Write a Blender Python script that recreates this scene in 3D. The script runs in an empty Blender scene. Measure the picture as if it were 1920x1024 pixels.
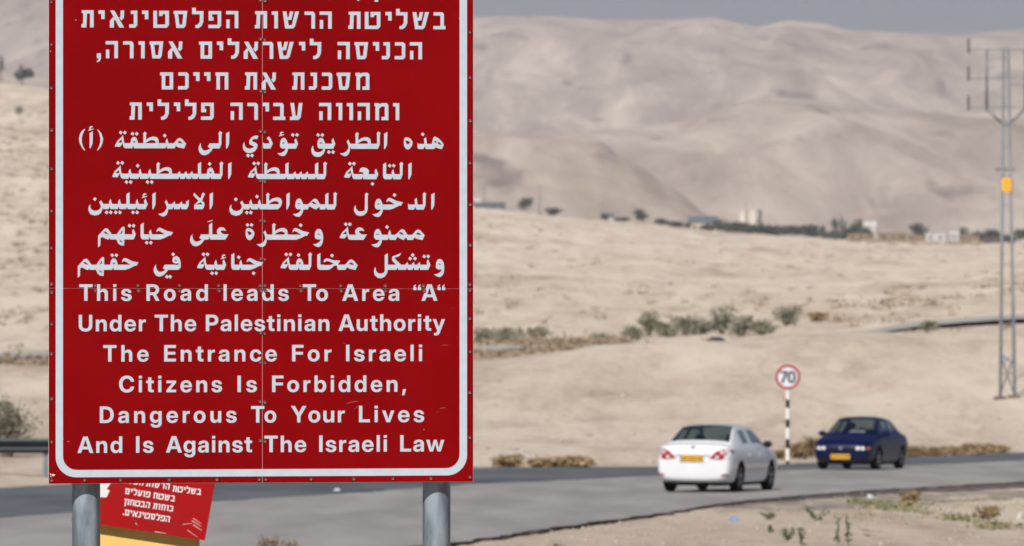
import bpy, bmesh, math, random
from mathutils import Vector, Matrix, noise
from mathutils.geometry import tessellate_polygon
from mathutils.bvhtree import BVHTree

R = math.radians
S = bpy.context.scene
COL = S.collection

# ------------------------------------------------------------------ camera
F = 10667.0                       # focal length in photo pixels (200 mm on 36 mm)
PITCH = math.atan(102.0 / F)      # the level line lies 102 px above the centre
cam_d = bpy.data.cameras.new("camera")
cam_d.sensor_width = 36.0
cam_d.lens = 200.0
cam_d.clip_start = 0.5
cam_d.clip_end = 60000.0
cam_d.dof.use_dof = True
cam_d.dof.focus_distance = 27.0
cam_d.dof.aperture_fstop = 8.2
cam = bpy.data.objects.new("camera", cam_d)
COL.objects.link(cam)
cam.location = (0, 0, 0)
cam.rotation_euler = (math.pi / 2 - PITCH, 0, 0)
S.camera = cam

# ------------------------------------------------------------------ light
SUN_EL, SUN_AZ = R(46), R(195)    # azimuth clockwise from +Y: behind the camera, a little to the left
world = bpy.data.worlds.new("World")
S.world = world
world.use_nodes = True
nt = world.node_tree
nt.nodes.clear()
sky = nt.nodes.new("ShaderNodeTexSky")
sky.sky_type = 'NISHITA'
sky.sun_disc = False
sky.sun_elevation = SUN_EL
sky.sun_rotation = SUN_AZ
sky.air_density = 1.0
sky.dust_density = 0.3
sky.ozone_density = 6.0
bg = nt.nodes.new("ShaderNodeBackground")
bg.inputs[1].default_value = 0.05
wo = nt.nodes.new("ShaderNodeOutputWorld")
tint = nt.nodes.new("ShaderNodeMix")
tint.data_type = 'RGBA'
tint.blend_type = 'MULTIPLY'
tint.inputs[0].default_value = 1.0
tint.inputs[7].default_value = (0.37, 0.405, 0.525, 1)   # dusty, slightly violet air over the valley
nt.links.new(sky.outputs[0], tint.inputs[6])
nt.links.new(tint.outputs[2], bg.inputs[0])
nt.links.new(bg.outputs[0], wo.inputs[0])
sun_d = bpy.data.lights.new("sun", 'SUN')
sun_d.energy = 4.4
sun_d.angle = R(0.53)
sun_d.color = (1.0, 0.955, 0.89)
sun = bpy.data.objects.new("sun", sun_d)
COL.objects.link(sun)
sv = Vector((math.sin(SUN_AZ) * math.cos(SUN_EL), math.cos(SUN_AZ) * math.cos(SUN_EL), math.sin(SUN_EL)))
sun.rotation_euler = sv.to_track_quat('Z', 'Y').to_euler()
S.view_settings.view_transform = 'Standard'
S.view_settings.look = 'None'
S.view_settings.exposure = 0.47
S.view_settings.gamma = 1.0
S.view_settings.use_curve_mapping = False
S.cycles.use_denoising = True
S.cycles.max_bounces = 8
S.cycles.volume_bounces = 1

# ------------------------------------------------------------------ helpers
def at(px, py, d):
    """The place that photo pixel (px, py) shows at distance d (metres along +Y)."""
    c, s = math.cos(PITCH), math.sin(PITCH)
    a, b = (px - 960) / F, -(py - 512) / F
    v = Vector((a, c + b * s, -s + b * c))
    return v * (d / v.y)

def zplane(y):                    # the road and its verges: one gently falling plane
    return -2.05 - 0.03103 * y

def onplane(px, py, up=0.0):
    d = 21867.0 / max(py - 741.0, 1.0)
    p = at(px, py, d)
    for _ in range(3):
        v = at(px, py, 1.0)
        d = -2.05 / (v.z + 0.03103)
        p = at(px, py, d)
    return Vector((p.x, p.y, zplane(p.y) + up))

def nd(nt, typ, **kw):
    n = nt.nodes.new(typ)
    for k, v in kw.items():
        setattr(n, k, v)
    return n

def mat(name, color, rough=0.7, metal=0.0, vary=0.0, scale=5.0, color2=None, bump=0.0, bscale=None, detail=6.0,
        coat=0.0, coords='Object', stretch=None, spec=0.5, contrast=(0.35, 0.65)):
    m = bpy.data.materials.new(name)
    m.use_nodes = True
    nt = m.node_tree
    b = nt.nodes["Principled BSDF"]
    b.inputs["Base Color"].default_value = (*color, 1)
    b.inputs["Roughness"].default_value = rough
    b.inputs["Metallic"].default_value = metal
    b.inputs["Specular IOR Level"].default_value = spec
    if coat:
        b.inputs["Coat Weight"].default_value = coat
        b.inputs["Coat Roughness"].default_value = 0.05
    if vary or color2 or bump:
        tc = nd(nt, "ShaderNodeTexCoord")
        src = tc.outputs[coords]
        if stretch:
            mp = nd(nt, "ShaderNodeMapping")
            mp.inputs["Scale"].default_value = stretch
            nt.links.new(src, mp.inputs[0])
            src = mp.outputs[0]
        if vary or color2:
            n = nd(nt, "ShaderNodeTexNoise")
            n.inputs["Scale"].default_value = scale
            n.inputs["Detail"].default_value = detail
            nt.links.new(src, n.inputs["Vector"])
            r = nd(nt, "ShaderNodeValToRGB")
            r.color_ramp.elements[0].position, r.color_ramp.elements[1].position = contrast
            c2 = color2 or tuple(min(1, c * (1 + vary)) for c in color)
            c1 = color if color2 else tuple(c * (1 - vary) for c in color)
            r.color_ramp.elements[0].color = (*c1, 1)
            r.color_ramp.elements[1].color = (*c2, 1)
            nt.links.new(n.outputs[0], r.inputs[0])
            nt.links.new(r.outputs[0], b.inputs["Base Color"])
        if bump:
            n2 = nd(nt, "ShaderNodeTexNoise")
            n2.inputs["Scale"].default_value = bscale or scale * 4
            n2.inputs["Detail"].default_value = 8
            nt.links.new(src, n2.inputs["Vector"])
            bp = nd(nt, "ShaderNodeBump")
            bp.inputs["Strength"].default_value = bump
            nt.links.new(n2.outputs[0], bp.inputs["Height"])
            nt.links.new(bp.outputs[0], b.inputs["Normal"])
    return m

def link(name, me, material=None, parent=None):
    o = bpy.data.objects.new(name, me)
    COL.objects.link(o)
    if material is not None:
        for mm in (material if isinstance(material, (list, tuple)) else [material]):
            me.materials.append(mm)
    if parent is not None:
        o.parent = parent
    return o

def from_bm(name, bm, material=None, parent=None, smooth=False):
    me = bpy.data.meshes.new(name)
    bm.normal_update()
    bm.to_mesh(me)
    bm.free()
    if smooth:
        for p in me.polygons:
            p.use_smooth = True
    return link(name, me, material, parent)

def tag(o, label, cat, group=None):
    o["label"] = label
    o["category"] = cat
    if group:
        o["group"] = group
    return o

def structure(o, kind="structure"):
    o["kind"] = kind
    return o

def thing(name, label, cat, loc=(0, 0, 0), rz=0.0, group=None, rot=None):
    o = bpy.data.objects.new(name, None)
    o.empty_display_size = 0.2
    COL.objects.link(o)
    o.location = loc
    o.rotation_euler = rot if rot else (0, 0, rz)
    return tag(o, label, cat, group)

def dup(root, label, loc, rz=None, group=None, scale=None):
    r = root.copy()
    COL.objects.link(r)
    r.location = loc
    if rz is not None:
        r.rotation_euler = (0, 0, rz)
    if scale is not None:
        r.scale = scale
    r["label"] = label
    if group:
        r["group"] = group
    for ch in list(root.children):
        c = ch.copy()
        COL.objects.link(c)
        c.parent = r
        for g in list(ch.children):
            d = g.copy()
            COL.objects.link(d)
            d.parent = c
    return r

def box(bm, x0, x1, y0, y1, z0, z1, mtx=None):
    vs = [bm.verts.new(p) for p in ((x0, y0, z0), (x1, y0, z0), (x1, y1, z0), (x0, y1, z0),
                                    (x0, y0, z1), (x1, y0, z1), (x1, y1, z1), (x0, y1, z1))]
    if mtx:
        for v in vs:
            v.co = mtx @ v.co
    for f in ((3, 2, 1, 0), (4, 5, 6, 7), (0, 1, 5, 4), (1, 2, 6, 5), (2, 3, 7, 6), (3, 0, 4, 7)):
        bm.faces.new([vs[i] for i in f])
    return vs

def tube(bm, pts, rad, n=8, cap=True):
    """A round bar along pts; rad is one radius or one per point."""
    pts = [Vector(p) for p in pts]
    rings = []
    for i, p in enumerate(pts):
        a = pts[max(i - 1, 0)]
        b = pts[min(i + 1, len(pts) - 1)]
        q = (b - a).to_track_quat('Z', 'Y')
        r = rad[i] if isinstance(rad, (list, tuple)) else rad
        rings.append([bm.verts.new(p + q @ Vector((r * math.cos(2 * math.pi * k / n), r * math.sin(2 * math.pi * k / n), 0)))
                      for k in range(n)])
    for a, b in zip(rings, rings[1:]):
        for k in range(n):
            bm.faces.new((a[k], a[(k + 1) % n], b[(k + 1) % n], b[k]))
    if cap:
        bm.faces.new(rings[0][::-1])
        bm.faces.new(rings[-1])

def lathe(bm, prof, n=24, mtx=None):
    """Turn (r, z) pairs round the z axis."""
    rings = []
    for r, z in prof:
        ring = [bm.verts.new((max(r, 1e-4) * math.cos(2 * math.pi * k / n), max(r, 1e-4) * math.sin(2 * math.pi * k / n), z)) for k in range(n)]
        if mtx:
            for v in ring:
                v.co = mtx @ v.co
        rings.append(ring)
    for a, b in zip(rings, rings[1:]):
        for k in range(n):
            bm.faces.new((a[k], a[(k + 1) % n], b[(k + 1) % n], b[k]))
    bm.faces.new(rings[0][::-1])
    bm.faces.new(rings[-1])

def slab(bm, loops, f, y_front, y_back, back=False):
    """A flat shape with holes. loops hold 2D points, f turns one into (u, v); the front faces -Y at y_front."""
    L = [[Vector((*f(p), 0.0)) for p in lp] for lp in loops]
    flat = [v for lp in L for v in lp]
    vf = [bm.verts.new((v.x, y_front, v.y)) for v in flat]
    for t in tessellate_polygon(L):
        a, b, c = (flat[i] for i in t)
        n = (b.x - a.x) * (c.y - a.y) - (b.y - a.y) * (c.x - a.x)
        if abs(n) < 1e-14:
            continue
        try:
            bm.faces.new([vf[i] for i in (t if n > 0 else t[::-1])])
        except ValueError:
            pass
    vb = [bm.verts.new((v.x, y_back, v.y)) for v in flat]
    o = 0
    for lp in L:
        n = len(lp)
        for k in range(n):
            try:
                bm.faces.new((vf[o + k], vf[o + (k + 1) % n], vb[o + (k + 1) % n], vb[o + k]))
            except ValueError:
                pass
        o += n

def sm(x, a, b):
    t = min(1.0, max(0.0, (x - a) / (b - a)))
    return t * t * (3 - 2 * t)

def lerp_table(tab, x):
    if x <= tab[0][0]:
        return tab[0][1]
    for (a, u), (b, v) in zip(tab, tab[1:]):
        if x <= b:
            t = (x - a) / (b - a)
            t = 0.5 * t + 0.5 * t * t * (3 - 2 * t)
            return u + (v - u) * t
    return tab[-1][1]

def fbm(x, y, s, o=4, seed=0.0):
    v, a, t = 0.0, 1.0, 0.0
    for i in range(o):
        v += a * noise.noise(Vector((x / s + seed, y / s - seed, seed * 3.7 + i * 9.1)))
        t += a
        a *= 0.5
        s *= 0.5
    return v / t

# ------------------------------------------------------------------ terrain
COLS = [-1600, -300, 50, 500, 890, 1140, 1380, 1600, 1720, 1920, 2300, 3500]
ROWS = [  # distance, photo height of the ground at each of COLS
    (215, [835, 828, 822, 818, 815, 815, 818, 825, 830, 838, 838, 838]),
    (240, [800, 795, 790, 785, 780, 775, 770, 766, 757, 747, 740, 740]),
    (270, [755, 750, 745, 740, 735, 715, 700, 690, 675, 660, 650, 650]),
    (300, [710, 705, 700, 695, 690, 651, 640, 626, 634, 618, 608, 600]),
    (325, [690, 686, 682, 676, 670, 655, 648, 629, 625, 613, 604, 594]),
    (337, [682, 676, 672, 666, 661, 654, 649, 631, 619, 607, 598, 588]),
    (347, [672, 666, 662, 656, 651, 650, 647, 627, 606, 594, 585, 575]),
    (375, [655, 652, 648, 644, 640, 636, 634, 614, 600, 577, 565, 560]),
    (500, [540, 545, 548, 555, 560, 562, 560, 556, 550, 537, 530, 530]),
    (800, [300, 350, 400, 445, 480, 492, 505, 508, 506, 500, 495, 490]),
    (1250, [120, 180, 240, 330, 406, 430, 454, 466, 470, 470, 468, 460]),
    (1500, [20, 90, 165, 285, 391, 416, 440, 452, 455, 457, 455, 450]),
    (1650, [24, 94, 168, 288, 394, 419, 443, 455, 458, 460, 458, 453]),
    (2300, [200, 250, 300, 400, 480, 500, 520, 530, 530, 530, 530, 530]),
]
def zrow(d, py):
    return at(960, py, d).z
ZR = [(d, [zrow(d, p) for p in ps]) for d, ps in ROWS]

EDGE_PY = [(-1600, 1010), (-500, 955), (-150, 928), (50, 916), (400, 898), (700, 885), (890, 880), (1230, 879), (1340, 878), (1460, 874), (1600, 867), (1700, 860), (1920, 851), (2200, 842), (2600, 833), (3600, 816)]

def colpos(px):
    for i in range(len(COLS) - 1):
        if px <= COLS[i + 1]:
            t = (px - COLS[i]) / (COLS[i + 1] - COLS[i])
            t = min(1, max(0, t))
            return i, t * t * (3 - 2 * t) * 0.6 + t * 0.4
    return len(COLS) - 2, 1.0

def zbase(px, d):
    i, t = colpos(px)
    e = 21867.0 / (lerp_table(EDGE_PY, px) - 741.0)
    if d <= e + 2:
        return zplane(d)
    pts = [(e + 2, zplane(e + 2)), (e + 10, zplane(e + 10) + 0.2)]
    pts += [(dd, z[i] + (z[i + 1] - z[i]) * t) for dd, z in ZR if dd > e + 22]
    k = 0
    while k < len(pts) - 2 and d > pts[k + 1][0]:
        k += 1
    (x0, y0), (x1, y1) = pts[k], pts[k + 1]
    h = x1 - x0
    def slope(j):
        if j <= 0:
            return -0.031
        if j >= len(pts) - 1:
            return (pts[-1][1] - pts[-2][1]) / (pts[-1][0] - pts[-2][0])
        a = (pts[j][1] - pts[j - 1][1]) / (pts[j][0] - pts[j - 1][0])
        b = (pts[j + 1][1] - pts[j][1]) / (pts[j + 1][0] - pts[j][0])
        return 0.0 if a * b <= 0 else 2 * a * b / (a + b)
    m0, m1 = slope(k), slope(k + 1)
    t2 = min(1.0, (d - x0) / h)
    return ((2 * t2 ** 3 - 3 * t2 ** 2 + 1) * y0 + (t2 ** 3 - 2 * t2 ** 2 + t2) * h * m0
            + (-2 * t2 ** 3 + 3 * t2 ** 2) * y1 + (t2 ** 3 - t2 ** 2) * h * m1)

# road outlines in plan, from where their edges lie on the verge plane
FAR_EDGE = [onplane(*p) for p in EDGE_PY]
LANE_EDGE = [onplane(*p) for p in ((-1600, 1090), (-500, 1010), (-150, 988), (50, 973), (400, 945), (640, 930), (880, 912), (1060, 904), (1232, 896), (1460, 886), (1700, 876), (1920, 866), (2200, 855), (2600, 844), (3600, 826))]
NEAR_EDGE = [onplane(*p) for p in ((-1600, 1400), (-500, 1250), (-100, 1190), (300, 1085), (700, 1040), (880, 1020), (1000, 1001), (1151, 980), (1260, 964), (1330, 953), (1400, 943), (1520, 932), (1638, 923), (1780, 915), (1920, 907), (2200, 892), (2600, 874), (3600, 846))]

def inside(poly, x, y):
    c = False
    j = len(poly) - 1
    for i in range(len(poly)):
        a, b = poly[i], poly[j]
        if (a.y > y) != (b.y > y) and x < (b.x - a.x) * (y - a.y) / (b.y - a.y) + a.x:
            c = not c
        j = i
    return c
ROADPOLY = FAR_EDGE + NEAR_EDGE[::-1]

def ground(x, d):
    px = 960 + F * x / d
    z = zbase(px, d)
    if d < 245:
        if not inside(ROADPOLY, x, d):
            z += 0.035 * fbm(x, d, 2.2, 4, 1.3) + 0.02 * max(0, fbm(x, d, 0.6, 3, 5.0))
        else:
            z -= 0.03
    e = 21867.0 / (lerp_table(EDGE_PY, px) - 741.0)
    a = sm(d, e + 8, e + 90) * (1 - 0.72 * sm(d, 278, 305) * (1 - sm(d, 365, 420)))
    rill = 1 - 2 * abs(fbm(x + 2.0 * fbm(x, d, 14, 2, 8.8), d * 0.35, 8, 4, 6.1))
    z += a * (0.80 * fbm(x, d * .42, 20, 5, 2.1) + 0.30 * fbm(x, d * .45, 5, 4, 7.7) + 0.46 * (rill - .55) * sm(z + 10.5, 0, 3) + 0.10 * fbm(x, d, 1.7, 3, 9.9))
    b = sm(d, 420, 900)
    if b > 0:
        g = 1 - abs(fbm(x * 1.0, d * 0.45, 70, 4, 3.3)) * 2
        z += b * (1.6 * fbm(x, d * .5, 110, 5, 4.4) + 1.3 * (g - 0.6) + .5 * fbm(x, d * .4, 14, 4, 1.4)) * (1 - 0.9 * sm(d, 1250, 1500))
    return z

def fan(name, pxs, ds, zf, material):
    bm = bmesh.new()
    grid = []
    for d in ds:
        grid.append([bm.verts.new(((px - 960) / F * d, d, zf((px - 960) / F * d, d))) for px in pxs])
    for a, b in zip(grid, grid[1:]):
        for k in range(len(pxs) - 1):
            bm.faces.new((a[k], a[k + 1], b[k + 1], b[k]))
    return structure(from_bm(name, bm, material, smooth=True))

def terrain_material():
    m = bpy.data.materials.new("desert_soil")
    m.use_nodes = True
    nt = m.node_tree
    b = nt.nodes["Principled BSDF"]
    b.inputs["Roughness"].default_value = 0.95
    b.inputs["Specular IOR Level"].default_value = 0.1
    geo = nd(nt, "ShaderNodeNewGeometry")
    def nz(scale, detail, stretch=(1, 1, 1), rough=0.6):
        mp = nd(nt, "ShaderNodeMapping")
        mp.inputs["Scale"].default_value = stretch
        nt.links.new(geo.outputs["Position"], mp.inputs[0])
        n = nd(nt, "ShaderNodeTexNoise")
        n.inputs["Scale"].default_value = scale
        n.inputs["Detail"].default_value = detail
        n.inputs["Roughness"].default_value = rough
        nt.links.new(mp.outputs[0], n.inputs["Vector"])
        return n.outputs[0]
    def ramp(src, stops):
        r = nd(nt, "ShaderNodeValToRGB")
        e = r.color_ramp.elements
        e[0].position, e[0].color = stops[0][0], (*stops[0][1], 1)
        e[1].position, e[1].color = stops[-1][0], (*stops[-1][1], 1)
        for p, c in stops[1:-1]:
            k = e.new(p)
            k.color = (*c, 1)
        nt.links.new(src, r.inputs[0])
        return r.outputs[0]
    def mix(fac, a, c):
        x = nd(nt, "ShaderNodeMix", data_type='RGBA')
        nt.links.new(fac, x.inputs[0]) if not isinstance(fac, float) else setattr(x.inputs[0], "default_value", fac)
        nt.links.new(a, x.inputs[6])
        if isinstance(c, tuple):
            x.inputs[7].default_value = (*c, 1)
        else:
            nt.links.new(c, x.inputs[7])
        return x.outputs[2]
    base = ramp(nz(0.045, 10, (1, .20, 1), .64), [(0.32, (0.37, 0.29, 0.22)), (0.45, (0.55, 0.46, 0.372)), (0.58, (0.61, 0.52, 0.428)), (0.75, (0.48, 0.395, 0.315))])
    gravel = ramp(nz(0.40, 9, (1, .16, 1), .72), [(0.47, (0, 0, 0)), (0.70, (1, 1, 1))])
    col = mix(gravel, base, (0.37, 0.295, 0.23))
    pebble = ramp(nz(2.6, 7, (1, .22, 1), .78), [(0.53, (0, 0, 0)), (0.66, (1, 1, 1))])
    col = mix(pebble, col, (0.385, 0.315, 0.25))
    pale = ramp(nz(0.16, 8, (1, .13, 1)), [(0.50, (0, 0, 0)), (0.66, (1, 1, 1))])
    col = mix(pale, col, (0.63, 0.545, 0.45))
    spots = ramp(nz(0.50, 5, (1, .12, 1), .8), [(0.645, (0, 0, 0)), (0.70, (1, 1, 1))])
    col = mix(spots, col, (0.21, 0.165, 0.115))
    nt.links.new(col, b.inputs["Base Color"])
    bp = nd(nt, "ShaderNodeBump")
    bp.inputs["Strength"].default_value = 0.8
    bp.inputs["Distance"].default_value = 0.35
    nt.links.new(nz(1.7, 9, (1, 1, 1), .7), bp.inputs["Height"])
    nt.links.new(bp.outputs[0], b.inputs["Normal"])
    return m

ds = []
d = 6.0
while d < 2300:
    ds.append(d)
    d *= 1.05 if d < 60 else (1.010 if d < 165 else (1.0045 if d < 430 else 1.011))
ds.append(2300)
pxs = list(range(-1600, -200, 60)) + list(range(-200, 2120, 14)) + list(range(2120, 3500, 60))
fan("ground", pxs, ds, ground, terrain_material())

# mountains: three ranges, each a real ridge with gullied flanks
def hills_material(name, c1, c2, c3):
    m = bpy.data.materials.new(name)
    m.use_nodes = True
    nt = m.node_tree
    b = nt.nodes["Principled BSDF"]
    b.inputs["Roughness"].default_value = 1.0
    b.inputs["Specular IOR Level"].default_value = 0.0
    geo = nd(nt, "ShaderNodeNewGeometry")
    mp = nd(nt, "ShaderNodeMapping")
    mp.inputs["Scale"].default_value = (1, .12, .8)
    nt.links.new(geo.outputs["Position"], mp.inputs[0])
    n = nd(nt, "ShaderNodeTexNoise")
    n.inputs["Scale"].default_value = 0.014
    n.inputs["Detail"].default_value = 9
    n.inputs["Roughness"].default_value = 0.70
    n.inputs["Distortion"].default_value = 0.6
    nt.links.new(mp.outputs[0], n.inputs["Vector"])
    r = nd(nt, "ShaderNodeValToRGB")
    e = r.color_ramp.elements
    e[0].position, e[0].color = 0.35, (*c1, 1)
    e[1].position, e[1].color = 0.70, (*c3, 1)
    k = e.new(0.5)
    k.color = (*c2, 1)
    nt.links.new(n.outputs[0], r.inputs[0])
    n2 = nd(nt, "ShaderNodeTexNoise")
    n2.inputs["Scale"].default_value = 0.03
    n2.inputs["Detail"].default_value = 5
    nt.links.new(mp.outputs[0], n2.inputs["Vector"])
    r2 = nd(nt, "ShaderNodeValToRGB")
    r2.color_ramp.elements[0].position = 0.60
    r2.color_ramp.elements[1].position = 0.72
    nt.links.new(n2.outputs[0], r2.inputs[0])
    x = nd(nt, "ShaderNodeMix", data_type='RGBA')
    nt.links.new(r2.outputs[0], x.inputs[0])
    nt.links.new(r.outputs[0], x.inputs[6])
    x.inputs[7].default_value = (c1[0] * .75, c1[1] * .75, c1[2] * .8, 1)
    nt.links.new(x.outputs[2], b.inputs["Base Color"])
    return m

def hill_range(name, crest, d0, py0, d1, amp, scale, seed, material, power=1.0, fall=0.0):
    def zf(x, d):
        px = 960 + F * x / d
        zb = at(960, py0, d0).z
        zc = at(960, lerp_table(crest, px), d1).z
        if d <= d1:
            t = (d - d0) / (d1 - d0)
            z = zb + (zc - zb) * t ** power
            env = math.sin(math.pi * min(1, max(0, t)) ** 0.8) * 0.9 + 0.06
        else:
            t = (d - d1) / (d1 * 0.15)
            z = zc - (zc - zb) * 0.45 * t
            env = 0.06
        w = fbm(x * .5, d * .35, scale * 1.3, 3, seed + 11) * scale * 1.1
        rid = 1 - 2.2 * abs(fbm(x + w, d * 0.06, scale, 6, seed))
        soft = fbm(x + w, d * 0.14, scale * 1.5, 5, seed + 5)
        fine = 1 - 2.0 * abs(fbm(x + w, d * 0.09, scale * .30, 4, seed + 2))
        return z + amp * env * (0.62 * rid + 0.62 * soft + 0.24 * fine - 0.34)
    ds = [d0 + (d1 - d0) * i / 130 for i in range(131)] + [d1 * (1 + 0.15 * i / 12) for i in range(1, 13)]
    pxs = list(range(-2400, -400, 80)) + list(range(-400, 2320, 8)) + list(range(2320, 4300, 80))
    return fan(name, pxs, ds, zf, material)

hill_range("near_hill", [(-2400, -60), (-600, 60), (0, 150), (500, 215), (890, 255), (1000, 262), (1120, 266), (1180, 300), (1260, 355), (1340, 412), (1420, 470), (1600, 520), (4300, 540)],
           2350, 500, 3100, 22, 230, 0.7, hills_material("brown_hill_soil", (0.245, 0.198, 0.165), (0.335, 0.277, 0.233), (0.47, 0.405, 0.345)), 0.9)
hill_range("hills", [(-2400, 60), (-600, 100), (0, 140), (600, 215), (890, 262), (1060, 256), (1150, 246), (1260, 232), (1350, 206), (1438, 184), (1500, 188), (1584, 200), (1700, 212), (1800, 217), (1920, 205), (2600, 190), (4300, 160)],
           3150, 500, 4700, 50, 400, 1.9, hills_material("pale_hill_soil", (0.245, 0.20, 0.17), (0.345, 0.288, 0.247), (0.51, 0.445, 0.38)), 0.85)
hill_range("far_hills", [(-2400, -220), (-600, -150), (0, -60), (400, 5), (700, 30), (890, 34), (1000, 31), (1150, 40), (1260, 40), (1330, 34), (1420, 53), (1480, 41), (1540, 45), (1600, 60), (1700, 63), (1800, 66), (1920, 57), (2600, 60), (4300, 20)],
           4700, 330, 7200, 68, 600, 4.2, hills_material("far_hill_soil", (0.235, 0.19, 0.168), (0.33, 0.274, 0.243), (0.53, 0.455, 0.385)), 0.9)

# ------------------------------------------------------------------ road
M_ASPH = mat("grey_asphalt", (0.195, 0.191, 0.190), 0.95, spec=.06, color2=(0.255, 0.250, 0.244), scale=0.9, bump=0.25, bscale=30, stretch=(1, .12, 1), detail=10)
M_ASPH2 = mat("dark_asphalt", (0.068, 0.075, 0.089), 0.9, spec=.08, color2=(0.105, 0.112, 0.124), scale=0.4, bump=0.2, bscale=30, stretch=(1, .3, 1))
M_TAR = mat("broken_tar_edge", (0.055, 0.052, 0.05), 0.95, spec=.05, color2=(0.16, 0.14, 0.12), scale=2.5)
M_GRAV = mat("grey_gravel", (0.13, 0.115, 0.105), 0.95, spec=.05, color2=(0.38, 0.325, 0.265), scale=1.6, bump=0.5, bscale=9, stretch=(1, .5, 1))

def sheet(name, poly, up, material, depth=0.0, edge_mat=None):
    bm = bmesh.new()
    L = [Vector((p.x, p.y, 0)) for p in poly]
    vs = [bm.verts.new((p.x, p.y, zplane(p.y) + up)) for p in poly]
    for t in tessellate_polygon([L]):
        a, b, c = (L[i] for i in t)
        n = (b.x - a.x) * (c.y - a.y) - (b.y - a.y) * (c.x - a.x)
        bm.faces.new([vs[i] for i in (t if n > 0 else t[::-1])])
    if depth:
        lo = [bm.verts.new((v.co.x, v.co.y, v.co.z - depth)) for v in vs]
        for k in range(len(vs)):
            f = bm.faces.new((vs[k], vs[(k + 1) % len(vs)], lo[(k + 1) % len(vs)], lo[k]))
            f.material_index = 1 if edge_mat else 0
    return structure(from_bm(name, bm, [material, edge_mat] if edge_mat else material))

def wobble(poly, amp, step, seed):
    out = []
    for a, b in zip(poly, poly[1:]):
        n = max(1, int((b - a).length / step))
        for k in range(n):
            p = a.lerp(b, k / n)
            q = noise.noise(Vector((p.x * 0.9, p.y * 0.9, seed))) * amp + noise.noise(Vector((p.x * 3.1, p.y * 3.1, seed))) * amp * .6
            e = (b - a).normalized()
            out.append(Vector((p.x - e.y * q, p.y + e.x * q, p.z)))
    out.append(poly[-1])
    return out
NEAR_W = wobble(NEAR_EDGE, 0.22, 0.35, 3.0)
FAR_W = wobble(FAR_EDGE, 0.10, 0.8, 5.0)
sheet("road", FAR_W + NEAR_W[::-1], 0.05, M_ASPH, 0.14, M_TAR)
sheet("road_far_lane", [p + Vector((0, -0.03, 0)) for p in FAR_W] + wobble(LANE_EDGE, 0.25, 0.8, 8.0)[::-1], 0.055, M_ASPH2)
sheet("broken_road_edge", wobble([onplane(*p) for p in ((1380, 947), (1520, 934), (1638, 925), (1780, 917), (1920, 909), (2200, 894))], .1, .4, 1) +
      wobble([onplane(*p) for p in ((2200, 899), (1920, 915), (1780, 922), (1638, 930), (1520, 938), (1390, 948))], .25, .4, 2), 0.024, M_TAR)
sheet("gravel_shoulder", wobble([onplane(*p) for p in ((1330, 955), (1400, 946), (1520, 934), (1638, 925), (1780, 917), (1920, 909), (2200, 894))], .1, .5, 1) +
      wobble([onplane(*p) for p in ((2200, 912), (1920, 933), (1780, 943), (1680, 953), (1560, 957), (1430, 959), (1340, 960))], .5, .5, 12), 0.010, M_GRAV)
# the old second road: grey strip across the slope
def strip(name, pts, w, up, material):
    bm = bmesh.new()
    prev = None
    for p, e in pts:
        a = bm.verts.new((p.x, p.y - w / 2, max(ground(p.x, p.y - w / 2), ground(p.x, p.y)) + up))
        b = bm.verts.new((p.x, p.y + w / 2, max(ground(p.x, p.y + w / 2), ground(p.x, p.y)) + up))
        if prev:
            bm.faces.new((prev[0], a, b, prev[1]))
        prev = (a, b)
    return structure(from_bm(name, bm, material, smooth=True))
M_ROAD2 = mat("worn_pale_asphalt", (0.30, 0.285, 0.27), 0.95, vary=.12, scale=.2)
strip("side_road", [(Vector(((px - 960) / F * 342, 342, 0)), 0) for px in range(-1500, 3450, 25)], 9.0, 0.15, M_ROAD2)

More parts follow.
